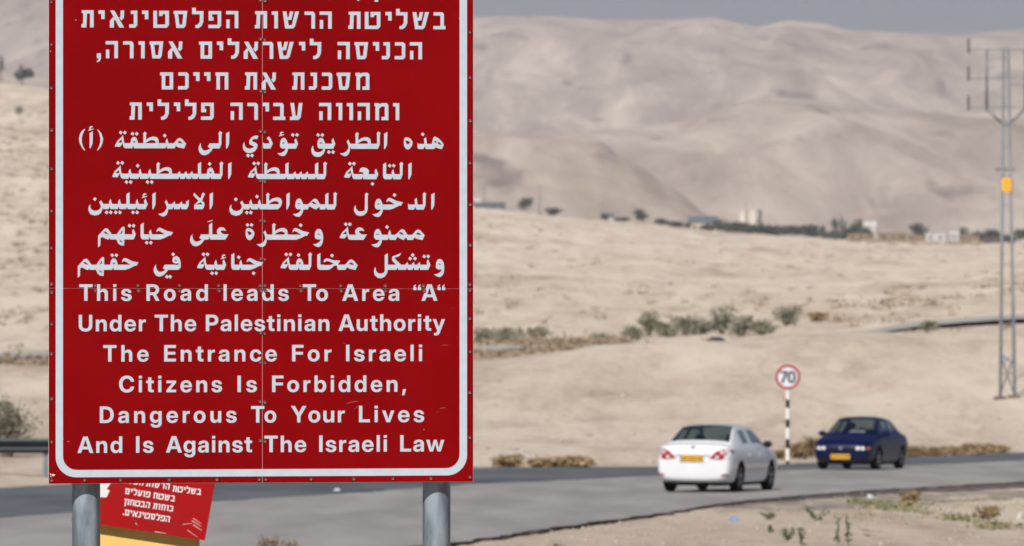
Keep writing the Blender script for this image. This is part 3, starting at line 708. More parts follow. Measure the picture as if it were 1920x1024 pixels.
def lat_word(w, x0, x1, by, cap=31.0):
    s = cap / 728.0
    adv = [LAT[c][0] * s for c in w]
    ink0 = min(p[0] for lp in LAT[w[0]][1] for p in lp) * s
    inkn = max(p[0] for lp in LAT[w[-1]][1] for p in lp) * s
    nat = sum(adv[:-1]) + inkn - ink0
    tr = (x1 - x0 - nat) / max(1, len(w) - 1)
    x = x0 - ink0
    out = []
    for c, a in zip(w, adv):
        y = by(x)
        for grp in letter_parts(c):
            out.append([[(x + u * s, y - v * s) for u, v in lp] for lp in grp])
        x += a + tr
    return out

TOP = [[[(706, 4), (712.5, 4), (712.5, -22), (706, -22)]], [[(671, -4), (678, -4), (677, -1), (673, 2), (670, 2.4), (671, 0), (674, -2)]]]
H1, H2, H3, H4 = base_y(51.6, 55.3), base_y(109.3, 111.8), base_y(167.6, 168.8), base_y(224.3, 225.8)
LINES = []
LINES.append(heb_line(480, 4.267, [(',', 806), ('ק', 945)], base_y(-5.5, -5.5)))
LINES.append(heb_line(80, 4.267, [('ת',310),('י',446),('א',537),('נ',692),('י',795),('ט',885),('ס',1047),('ל',1195),('פ',1325),('ה',1467),('ת',1697)], H1) +
             heb_line(480, 4.267, [('ו',125),('ש',213),('ר',388),('ה',508),('ת',738),('ט',870),('י',1035),('ל',1120),('ש',1252),('ב',1418)], H1))
LINES.append(heb_line(80, 4.267, [(',',430),('ה',504),('ר',643),('ו',766),('ס',855),('א',1003),('ם',1250),('י',1394),('ל',1480),('א',1608)], H2) +
             heb_line(480, 4.267, [('ר',54),('ש',170),('י',344),('ל',430),('ה',652),('ס',787),('י',935),('נ',1006),('כ',1109),('ה',1230)], H2))
LINES.append(heb_line(80, 4.267, [('ם',939),('כ',1083),('י',1205),('י',1292),('ח',1382),('ת',1617)], H3) +
             heb_line(480, 4.267, [('א',45),('ת',289),('נ',423),('כ',525),('ס',645),('מ',795)], H3))
LINES.append(heb_line(80, 4.267, [('ת',695),('י',832),('ל',919),('י',1050),('ל',1138),('פ',1266),('ה',1502),('ר',1638)], H4) +
             heb_line(480, 4.267, [('י',54),('ב',136),('ע',271),('ה',504),('ו',640),('ו',726),('ה',812),('מ',947),('ו',1096)], H4))
A1, A2, A3, A4, A5 = base_y(277.9, 279.6), base_y(335.1, 336.5), base_y(392.0, 393.3), base_y(448.9, 450.1), base_y(506.0, 506.1)
LP_ = [(19.1,1.6),(14.4,4.4),(10,10.6),(7.8,20),(9.4,28.75),(13.75,37.5),(18.1,42.5),(19.7,41.9),(15.6,35),(13.4,26.9),(13.4,18.75),(15.6,10),(19.7,2.2)]
RP_ = [(41.6,2.2),(45,4.4),(50,10),(53.4,20.6),(51.9,29.4),(48.1,36.9),(43.1,42.5),(41.9,41.6),(45.6,35),(48.1,26.25),(48.1,18.75),(45.6,8.75)]
LINES.append(arb_line([
 ('heh_i',831.9),('bar',796.6,810,'l'),('dal_f',796.6),('dot',792.6,252),('heh_iso',757),
 ('alef',720),('lam_i',705.9),('tah',665.9),('bar',656.6,705.9,'l'),('reh',656.6),
 ('tooth_i',628.75),('bar',609,622),('qaf_f',609.4),('dot',596.3,253.3),('dot',604.3,253.4),('dot',616.6,285.3),('dot',624.5,285.3),
 ('tooth_i',559),('waw_f',540),('bar',539.5,552),('dot',549,253.2),('dot',556.9,253.2),('hamza',527.8,251.3),('dal',493.1),('yeh',455),('dot',465,291.8),('dot',472.6,291.8),
 ('alef',423.75),('lam_i',409.2),('maks',392.8),('bar',397,408),
 ('meem_i',349),('tooth_m',313.4),('dot',308.75,254.5),('tah',268.1),('feh_m',251.5),('dot',248.4,251),('dot',256.3,251.1),('marb',230.6),('dot',226.2,248.7),('dot',234.1,248.7),
 ('bar',238,249.7,'r'),('bar',249.7,311.9,'lr'),('bar',311.9,329.2,'lr'),
 ('alef',167.8),('hamza',170.3,240.9),('raw',[(140+a,240+b) for a,b in LP_]),('raw',[(140+a,240+b) for a,b in RP_])], A1))
LINES.append(arb_line([
 ('alef',765.6),('lam_i',748.75),('tooth_m',737.2),('dot',730.6,310.9),('dot',738.1,310.9),('alef_f',718.1),('bar',730,735.6,'r'),('bar',735.6,748,'l'),
 ('tooth_i',709.4),('ain_m',691.9),('marb',660.25),('bar',667.5,680,'r'),('bar',680,702.5,'l'),('dot',656,307.1),('dot',663.5,307.1),('dot',698.4,345),
 ('lam_i',605.6),('lam_m',590.6),('seen_t',553.9),('seen_t',565.3),('seen_t',576.9),('lam_m',535),('tah',495),('marb',480),('dot',476.5,306.5),('dot',484,306.5),
 ('bar',487,536.5,'r'),('bar',536.5,553.1,'lr'),('bar',553.1,563.75,'lr'),('bar',563.75,576.25,'lr'),('bar',576.25,592.5,'lr'),('bar',592.5,604,'l'),
 ('alef',427.75),('lam_i',411.25),('feh_m',394.6),('dot',392.9,307.5),('lam_m',371),('seen_t',337.5),('seen_t',349.6),('seen_t',360.6),('tah',293.1),('tooth_m',281.25),('tooth_m',263.1),('tooth_m',244),('marb',225.6),
 ('dot',221.25,305.6),('dot',229.1,305.6),('dot',258.1,311),('dot',237.1,341.5),('dot',245,341.5),('dot',276.6,341.5),('dot',284.4,341.5),
 ('bar',232.5,242.5,'r'),('bar',242.5,261.25,'lr'),('bar',261.25,279.75,'lr'),('bar',279.75,336.25,'lr'),('bar',336.25,348.1,'lr'),('bar',348.1,359.4,'lr'),('bar',359.4,371.9,'lr'),('bar',371.9,394,'lr'),('bar',394,410,'l')], A2))
LINES.append(arb_line([
 ('alef',808.5),('lam_i',791.9),('dal_f',779),('bar',779,791,'l'),('hah_i',755.6),('dot',739.6,365.9),('waw_f',717.9),('lam',683.75),
 ('lam_i',624.6),('lam_m',609.75),('meem_m',590.6),('bar',599.5,611.25,'r'),('bar',611.25,623.5,'l'),('waw_f',568.75),('bar',568.3,579,'r'),('alef',537),
 ('tah_i',498.75),('tooth_m',486.9),('tooth_m',470.6),('noon_f',458.1),('dot',442.1,374),('dot',481.9,368.75),('dot',462.75,398.75),('dot',470.25,398.75),
 ('bar',457.6,469,'r'),('bar',469,485.25,'lr'),('bar',485.25,519.5,'l'),
 ('alef',393),('lamalef',362.5),('seen_i',353.75),('seen_t',341),('seen_t',327.5),('reh',315.6),('bar',315.3,325,'r'),('bar',325,338.75,'lr'),('bar',338.75,347,'l'),
 ('alef',285.6),('tooth_i',276.9),('hamza',270.6,367),('tooth_m',257.5),('lam_m',236.9),('tooth_m',224.4),('tooth_m',207.5),('noon_f',193.75),
 ('bar',193.3,205.25,'r'),('bar',205.25,222.5,'lr'),('bar',222.5,238.1,'lr'),('bar',238.1,255.6,'lr'),('bar',255.6,270,'l'),
 ('dot',177.75,373.4),('dot',199.75,398.4),('dot',207.5,398.4),('dot',216.9,398.4),('dot',224.75,398.4),('dot',249.4,398.4),('dot',257.1,398.4)], A3))
LINES.append(arb_line([
 ('meem_i',796.25),('meem_m',754.4),('tooth_m',731),('dot',725.6,425.9),('waw_f',716.25),('bar',715.8,728.75,'r'),('bar',728.75,744,'lr'),('bar',762,776.5,'lr'),
 ('ain_i',688),('marb',651.9),('bar',659.2,669),('dot',648.4,420.6),('dot',655.9,420.6),
 ('waw',606),('hah_i',579.6),('dot',563.75,422.5),('tah',510),('reh',500.6),('bar',500.6,545),('heh_iso',460.4),('dot',464.1,421.9),('dot',471.6,421.9),
 ('ain_i',428.75),('lam_m',391.9),('raw',[(388.8,415.6),(398.8,412.2),(398.5,413.9),(389.4,416.7)]),('maks',376.9),('bar',381.5,392.5,'r'),('bar',392.5,410,'l'),
 ('hah_i',324.4),('tooth_m',282.5),('alef_f',263.5),('bar',275.5,280.6,'r'),('bar',280.6,288,'l'),('dot',275,455.25),('dot',282.75,455.25),
 ('tooth_i',254.6),('dot',242.9,423.4),('dot',250.4,423.4),('heh_m',233.75),('meem_f',183.75),('bar',206.5,248)], A4))
LINES.append(arb_line([
 ('waw',833),('tooth_i',806.9),('dot',795.25,480.9),('dot',802.75,480.9),('seen_t',764.4),('seen_t',776.25),('seen_t',787.1),('dot',773.75,478.5),('dot',769,485),('dot',778.1,485),
 ('kaf_m',735),('lam_f',721.25),('bar',726,745,'r'),('bar',745,763,'lr'),('bar',763,775,'lr'),('bar',775,786.25,'lr'),('bar',786.25,800,'l'),
 ('meem_i',670.6),('hah_m',638),('bar',632,650,'lr'),('dot',622.5,479.4),('alef_f',594.75),('lam_i',577.75),('feh_m',561.9),('dot',559.6,478.5),('marb',541),('dot',536.6,477.1),('dot',544.4,477.1),
 ('bar',548,560,'r'),('bar',560,577,'l'),
 ('hah_i',493.5),('dot',475.4,512.5),('tooth_m',451.9),('dot',447.5,482.5),('alef_f',433.5),('bar',445.5,450.4,'r'),('bar',450.4,457,'l'),
 ('tooth_i',424.1),('hamza',418.75,481.6),('tooth_m',405),('marb',384.6),('bar',391.5,403,'r'),('bar',403,417,'l'),('dot',397.5,512.5),('dot',405.25,512.5),('dot',381.5,477),('dot',389,477),
 ('feh_i',338.75),('dot',324.6,477),('maks',308.75),('bar',313.5,329.5),('dot',312.9,519),('dot',318.8,519),
 ('hah_i',259.6),('feh_m',213.5),('dot',210.25,478.75),('dot',218,478.75),('heh_m',195.4),('meem_f',145.6),('bar',168,211.9,'r'),('bar',211.9,224,'l')], A5))
def L5(u): return 80 + u / 2.56
def L6(u): return 480 + u / 2.56
ENG = [
 (base_y(564.1, 564.1), [("This",L5(175),L5(427)),("Road",L5(498),L5(793)),("leads",L5(868),L6(157)),("To",L6(224),L6(345)),("Area",L6(414),L6(687)),("“A“",L6(755),L6(908))]),
 (base_y(621.4, 620.3), [("Under",L5(173),L5(495)),("The",L5(537),L5(737)),("Palestinian",L5(783),L6(352)),("Authority",L6(396),L6(907))]),
 (base_y(678.2, 677.2), [("The",L5(290),L5(509)),("Entrance",L5(583),L6(100)),("For",L6(173),L6(362)),("Israeli",L6(432),L6(797))]),
 (base_y(735.9, 734.6), [("Citizens",L5(367),L5(861)),("Is",L5(935),L5(1028)),("Forbidden,",L6(77),L6(720))]),
 (base_y(793.3, 791.4), [("Dangerous",L5(274),L5(931)),("To",L5(1000),L6(97)),("Your",L6(168),L6(426)),("Lives",L6(494),L6(807))]),
 (base_y(849.4, 846.5), [("And",L5(167),L5(382)),("Is",L5(448),L5(532)),("Against",L5(592),L5(1005)),("The",L6(40),L6(241)),("Israeli",L6(303),L6(628)),("Law",L6(692),L6(904))]),
]
for by, ws in ENG:
    ln = []
    for w, a, b in ws:
        ln += lat_word(w, a, b, by)
    LINES.append(ln)

# ------------------------------------------------------------------ the big warning sign
M_RED = mat("red_sign_sheeting", (0.188, 0.0010, 0.0020), 0.5, vary=0.10, scale=1.6, spec=0.04)
M_WHITE = mat("white_reflective_lettering", (0.43, 0.485, 0.54), 0.45, vary=0.04, scale=20, spec=0.1)
M_EDGE = mat("bare_aluminium_edge", (0.74, 0.62, 0.60), 0.5)
M_RIV = mat("weathered_rivet", (0.13, 0.035, 0.034), 0.5, spec=.2, vary=0.3, scale=60)
M_RIV2 = mat("rivet_pin", (0.22, 0.15, 0.145), 0.5, 0.2)
M_GALV = mat("galvanised_steel", (0.15, 0.19, 0.225), 0.5, 0.1, color2=(0.30, 0.36, 0.41), scale=16, stretch=(1, 1, .3), detail=12, bump=0.06, bscale=60, contrast=(.38, .62))

YAW = R(7.0)
SIGN_D = 27.0
class Board:
    """A flat board in the world: photo points are carried onto its plane along the lines of sight."""
    def __init__(self, px, py, d, yaw, tilt=0.0):
        self.p0 = at(px, py, d)
        self.m = Matrix.Rotation(yaw, 3, 'Z') @ Matrix.Rotation(tilt, 3, 'X')
        self.n = self.m @ Vector((0, -1, 0))
        self.base = Vector((self.p0.x, self.p0.y, zplane(self.p0.y)))
        self.inv = self.m.inverted()
    def uv(self, p):
        r = at(p[0], p[1], 1.0)
        t = self.p0.dot(self.n) / r.dot(self.n)
        q = self.inv @ (r * t - self.base)
        return (q.x, q.z)
bd = Board(490, 540, SIGN_D, YAW)
sign = thing("warning_sign", "large red warning sign with white Hebrew, Arabic and English writing on two steel posts", "warning sign", bd.base, YAW)
TOPY = -70.0
XL, XR, YB_L, YB_R = 91.3, 886.8, 906.6, 902.9
def yb(x): return YB_L + (YB_R - YB_L) * (x - XL) / (XR - XL)
def ys(x): return 540.6 + 1.0 * (x - 90) / 800          # the level joint between the panels
XS = 491.8                                               # the upright joint
def panel(loop):
    bm = bmesh.new()
    slab(bm, [loop], bd.uv, -0.0015, 0.0015)
    for f in bm.faces:
        if abs(f.normal.y) < 0.5:
            f.material_index = 1
    bm.normal_update()
    for f in bm.faces:
        f.material_index = 1 if abs(f.normal.y) < 0.5 else 0
    return from_bm("panel", bm, [M_RED, M_EDGE], sign)
g = 0.36
panel([(XL, TOPY), (XL, ys(XL) - g), (XS - g, ys(XS) - g), (XS - g, TOPY)])
panel([(XS + g, TOPY), (XS + g, ys(XS) - g), (XR, ys(XR) - g), (XR, TOPY)])
panel([(XL, ys(XL) + g), (XL, yb(XL)), (XS - g, yb(XS)), (XS - g, ys(XS) + g)])
panel([(XS + g, ys(XS) + g), (XS + g, yb(XS)), (XR, yb(XR)), (XR, ys(XR) + g)])
# the backing seen as a pale line in the joints and along the cut edge
bm = bmesh.new()
slab(bm, [[(XL - .3, TOPY), (XL - .3, yb(XL) + .7), (XR + .7, yb(XR) + .7), (XR + .7, TOPY)]], bd.uv, 0.002, 0.006)
from_bm("backing_sheet", bm, M_EDGE, sign)
for py in (150, 440, 640, 850):
    a, b = bd.uv((100, py)), bd.uv((880, py))
    bm = bmesh.new()
    z = (a[1] + b[1]) / 2
    box(bm, a[0], b[0], 0.0062, 0.046, z - 0.02, z + 0.02)
    from_bm("rail", bm, M_GALV, sign)

def arc(cx, cy, r, a0, a1, n=10):
    return [(cx + r * math.cos(R(a0 + (a1 - a0) * k / n)), cy + r * math.sin(R(a0 + (a1 - a0) * k / n))) for k in range(n + 1)]
def border_loop(l, r, bl, br, rad):
    lp = [(l, TOPY + 30), (l, bl - rad)]
    lp += arc(l + rad, bl - rad, rad, 180, 90)[1:]
    lp += arc(r - rad, br - rad, rad, 90, 0)
    lp += [(r, TOPY + 30)]
    return lp
outer = border_loop(104.3, 875.6, 895.0, 891.5, 38)
inner = border_loop(118.0, 861.6, 881.3, 878.0, 26)
bm = bmesh.new()
slab(bm, [outer + inner[::-1]], bd.uv, -0.0021, -0.0010)
from_bm("border_line", bm, M_WHITE, sign)
def words_of(pieces, gap):
    ps = sorted(pieces, key=lambda p: min(q[0] for q in p[0]))
    out, edge = [], -1e9
    for p in ps:
        a, b = min(q[0] for q in p[0]), max(q[0] for q in p[0])
        if a - edge > gap or not out:
            out.append([])
        out[-1].append(p)
        edge = max(edge, b)
    return out
def text_line(pieces, gap, uv, y0, y1, material, parent):
    e = bpy.data.objects.new("text_line", None)
    e.empty_display_size = 0.05
    COL.objects.link(e)
    e.parent = parent
    for w in words_of(pieces, gap):
        bm = bmesh.new()
        for k, piece in enumerate(w):
            slab(bm, piece, uv, y0 - 0.00006 * (k % 12), y1)
        from_bm("word", bm, material, e)
for ln in LINES:
    text_line(ln, 13.0, bd.uv, -0.0021, -0.0010, M_WHITE, sign)
# rivets
RV = [(96.5, y) for y in (4, 84, 165.5, 244.5, 317, 396, 465.5, 533, 548.6, 608, 664, 748, 829, 901)]
RV += [(881, y) for y in (61, 146, 227, 306, 384, 460, 533.5, 545, 598, 660, 736.6, 820.7, 895)]
RV += [(x, yb(x) - 5.5) for x in (158, 226, 317, 407, 486, 497.5, 583.5, 663, 737, 808)]
for y in (1, 74, 171.5, 247, 339.6, 414, 486, 625, 680, 754, 827):
    RV += [(488.3, y - .4), (496.4, y + .8)]
for x in (178, 259, 336, 410, 563, 638, 722, 794, 488, 496.6):
    RV += [(x, ys(x) - 5), (x + 1, ys(x) + 4.5)]
rm = None
random.seed(4)
for p in RV:
    u, v = bd.uv((p[0] + random.uniform(-.5, .5), p[1]))
    if rm is None:
        bm = bmesh.new()
        lathe(bm, [(0.0092, 0.0), (0.0088, 0.0016), (0.0066, 0.0036), (0.0044, 0.0042), (0.0042, 0.0028), (0.0, 0.0028)], 14,
              Matrix.Rotation(R(90), 4, 'X'))
        for f in bm.faces:
            c = f.calc_center_median()
            f.material_index = 1 if math.hypot(c.x, c.z) < .0046 else 0
        o = from_bm("rivet", bm, [M_RIV, M_RIV2], sign, True)
        rm = o
    else:
        o = rm.copy()
        COL.objects.link(o)
        o.parent = sign
    o.location = (u, -0.0022, v)
    s_ = random.uniform(.85, 1.08)
    o.scale = (s_, 1, s_)
# scratches and torn bits of old sticker
M_SCR = mat("scratch", (0.42, 0.12, 0.11), 0.6)
def sliver(pts, w):
    a = [(x, y - w * math.sin(math.pi * (i + .15) / (len(pts) - .7))) for i, (x, y) in enumerate(pts)]
    b = [(x, y + w * math.sin(math.pi * (i + .15) / (len(pts) - .7))) for i, (x, y) in enumerate(pts)]
    return a + b[::-1]
for pts, w in (([(648, 758), (657, 754.5), (666, 752.8), (674, 752.4)], .45), ([(664, 767), (668, 764), (673, 760)], .4), ([(824, 766.5), (830, 764.8), (837, 764.6)], .4),
               ([(827, 648), (834, 646.8), (841, 647.2)], .35), ([(818, 773), (823, 771.4)], .35), ([(643, 643.5), (647, 644.5)], .5), ([(846, 577.5), (850, 578)], .5)):
    bm = bmesh.new()
    slab(bm, [sliver(pts, w)], bd.uv, -0.0017, -0.0012)
    from_bm("scratch", bm, M_SCR, sign)
M_SCRAP = mat("torn_white_paper", (0.6, 0.58, 0.57), 0.8)
for lp in ([(93.5, 889), (95.5, 887.5), (96.5, 890), (95, 892)], [(97, 891), (99.5, 888.5), (101, 890), (103, 889.6), (102.5, 892), (99, 893)], [(93.8, 893.6), (96.5, 893), (96, 895)],
           [(116.7, 821.5), (118.2, 822), (118.5, 824), (117, 823.5)], [(126.5, 828), (128.5, 827), (129, 828.5)], [(140.8, 37.5), (142.4, 36.3), (143.2, 39)], [(793.5, 804.5), (795.6, 805), (795, 806.6)], [(860.8, 33), (862.4, 34), (861.4, 36)], [(93.9, 96), (95, 95), (95.2, 97.4)]):
    bm = bmesh.new()
    slab(bm, [lp], bd.uv, -0.0026, -0.0012)
    from_bm("sticker_scrap", bm, M_SCRAP, sign)
# posts
for px0, px1 in ((137.3, 190.2), (797.3, 849.5)):
    u0, v0 = bd.uv((px0, 950))
    u1, _ = bd.uv((px1, 950))
    rr = (u1 - u0) / 2
    bm = bmesh.new()
    top = bd.uv((490, TOPY + 4))[1]
    tube(bm, [((u0 + u1) / 2, 0.0465 + rr, -0.3), ((u0 + u1) / 2, 0.0465 + rr, top)], rr, 40)
    o = from_bm("post", bm, M_GALV, sign, True)

# ------------------------------------------------------------------ small tilted red sign on a yellow block
b2 = Board(300, 960, 38.0, R(2), 0.0)
M_RED2 = mat("faded_red_sign", (0.31, 0.004, 0.006), 0.6, color2=(0.26, 0.008, 0.009), scale=3, spec=.08)
M_WH2 = mat("worn_white_lettering", (0.62, 0.60, 0.60), 0.6)
M_YEL = mat("yellow_painted_concrete", (0.62, 0.40, 0.10), 0.75, color2=(0.70, 0.46, 0.13), scale=3, bump=0.15, bscale=40)
t2 = thing("small_warning_sign", "small tilted red sign with white Hebrew writing leaning on the yellow concrete block", "warning sign", b2.base, R(2))
def q2(u, v): return (80 + u / 4.571, 880 + v / 4.571)
tr = q2(1478, 120); br = q2(1390, 610)
ex = Vector((-1.0, -0.152)); ey = Vector((tr[0] - br[0], tr[1] - br[1]))
BRv = Vector(br)
corners = [BRv, BRv + ex * 250, BRv + ex * 250 + ey * 1.95, BRv + ey * 1.95]
bm = bmesh.new()
slab(bm, [[tuple(c) for c in corners]], b2.uv, -0.003, 0.003)
from_bm("panel", bm, M_RED2, t2)
def rot_heb(words, size):
    """words: (text, right end (u,v), left end (u,v)) in crop units, letters spaced between."""
    out = []
    for txt, (ru, rv), (lu, lv) in words:
        tot = sum(HEBW[c] for c in txt)
        n = len(txt) - 1
        L = math.hypot(ru - lu, rv - lv)
        s = size / 138.0
        gap = (L - tot * s) / max(1, n)
        k = 1.0
        if gap < 2:
            k = (L - 2 * n) / (tot * s)
            gap = 2
        dx, dy = (ru - lu) / L, (rv - lv) / L
        x = L
        for c in txt:
            w = HEBW[c] * s * k
            x -= w
            for piece in HEB[c]:
                out.append([[q2(lu + dx * (x + a * s * k) + dy * b * s, lv + dy * (x + a * s * k) - dx * b * s) for a, b in lp] for lp in piece])
            x -= gap
    return out
rows = [[("בשליטת", (1355, 220), (1112, 190)), ("הרשות", (1085, 173), (885, 145)), ("הפלסטינאית", (860, 140), (440, 84))],
        [("בשטח", (1130, 277), (945, 248)), ("פועלים", (918, 243), (703, 210))],
        [("כוחות", (1114, 364), (943, 338)), ("הבטחון", (915, 334), (695, 300))],
        [("הפלסטינאים", (1086, 454), (700, 393)), (".", (697, 393), (683, 391))]]
for rw in rows:
    text_line(rot_heb(rw, 50), 3.6, b2.uv, -0.0040, -0.0028, M_WH2, t2)
bm = bmesh.new()
slab(bm, [[q2(*p) for p in ((585, 118), (548, 168), (575, 182), (548, 240), (440, 238), (440, 90))]], b2.uv, -0.0040, -0.0028)
from_bm("painted_symbol", bm, M_WH2, t2)
M_PSCR = mat("pale_scratch", (0.50, 0.30, 0.29), 0.7)
for a, b, w in (((1290, 420), (1360, 465), 8), ((1280, 440), (1360, 490), 9), ((1290, 475), (1365, 525), 10), ((1200, 472), (1290, 462), 6), ((1240, 520), (1330, 585), 6), ((960, 535), (1060, 550), 9), ((795, 460), (812, 478), 9)):
    a, b = Vector(a), Vector(b)
    n = Vector((-(b - a).y, (b - a).x)).normalized() * w / 2
    bm = bmesh.new()
    slab(bm, [[q2(*p) for p in (a - n, b - n * .4, b + n * .4, a + n)]], b2.uv, -0.0037, -0.0028)
    from_bm("scratch", bm, M_PSCR, t2)

yb_ = thing("concrete_block", "yellow painted concrete block under the small tilted red sign", "barrier", (at(268, 960, 38.06).x, 38.06, zplane(38.06)), R(2))
hw = 206 / F * 38 / 2
bm = bmesh.new()
zt = at(268, 955, 38.06).z - zplane(38.06)
box(bm, -hw, hw, 0, 0.62, -0.05, zt)
bmesh.ops.bevel(bm, geom=bm.edges[:], offset=0.015, segments=2, affect='EDGES')
from_bm("block_body", bm, M_YEL, yb_)
bm = bmesh.new()
for sx in (-1, 1):
    tube(bm, [(sx * hw * .5, 0.2, zt - .01), (sx * hw * .5, 0.2, zt + .07), (sx * hw * .5, 0.4, zt + .07), (sx * hw * .5, 0.4, zt - .01)], 0.012, 8)
from_bm("lifting_loop", bm, M_GALV, yb_)

# ------------------------------------------------------------------ cars
def paint(name, c, rough=0.28, coat=1.0):
    return mat(name, c, rough, coat=coat, vary=0.02, scale=3, spec=.25)
M_WPAINT = paint("white_car_paint", (0.66, 0.67, 0.69))
M_BPAINT = paint("dark_blue_car_paint", (0.0010, 0.0030, 0.036), .33, .15)
M_BLACK = mat("black_plastic", (0.009, 0.009, 0.010), 0.6, spec=.12, vary=.2, scale=20)
M_TYRE = mat("tyre_rubber", (0.008, 0.008, 0.008), 0.9, spec=.05, vary=.3, scale=15)
M_RIM = mat("alloy_rim", (0.32, 0.33, 0.34), 0.35, 0.7, vary=.1, scale=9)
M_CAB = mat("dark_cabin_fabric", (0.06, 0.062, 0.062), 0.9, vary=.3, scale=8)
M_PLATE = mat("yellow_number_plate", (0.72, 0.38, 0.02), 0.5, vary=.05, scale=9)
M_TAIL = mat("red_tail_lens", (0.28, 0.004, 0.008), 0.15, coat=1, vary=.2, scale=12)
M_CLEAR = mat("clear_lamp_lens", (0.62, 0.64, 0.66), 0.12, coat=1, vary=.25, scale=14)
M_AMBER = mat("pink_indicator_lens", (0.55, 0.14, 0.10), 0.2, coat=1, vary=.1, scale=14)
M_CHROME = mat("chrome_trim", (0.6, 0.6, 0.62), 0.2, 0.9, vary=.05, scale=9)

def glass_mat(name, tint, gloss=0.16):
    m = bpy.data.materials.new(name)
    m.use_nodes = True
    nt = m.node_tree
    nt.nodes.clear()
    o = nd(nt, "ShaderNodeOutputMaterial")
    t = nd(nt, "ShaderNodeBsdfTransparent")
    t.inputs[0].default_value = (*tint, 1)
    gl = nd(nt, "ShaderNodeBsdfGlossy")
    gl.inputs["Roughness"].default_value = 0.03
    gl.inputs["Color"].default_value = (.9, .95, 1, 1)
    fr = nd(nt, "ShaderNodeLayerWeight")
    fr.inputs[0].default_value = gloss
    mx = nd(nt, "ShaderNodeMixShader")
    cl = nd(nt, "ShaderNodeMath", operation='MULTIPLY_ADD')
    cl.inputs[1].default_value = 0.45
    cl.inputs[2].default_value = 0.10
    nt.links.new(fr.outputs["Facing"], cl.inputs[0])
    nt.links.new(cl.outputs[0], mx.inputs[0])
    nt.links.new(t.outputs[0], mx.inputs[1])
    nt.links.new(gl.outputs[0], mx.inputs[2])
    nt.links.new(mx.outputs[0], o.inputs[0])
    return m
M_GLASS = glass_mat("tinted_car_glass", (0.52, 0.62, 0.61), .30)

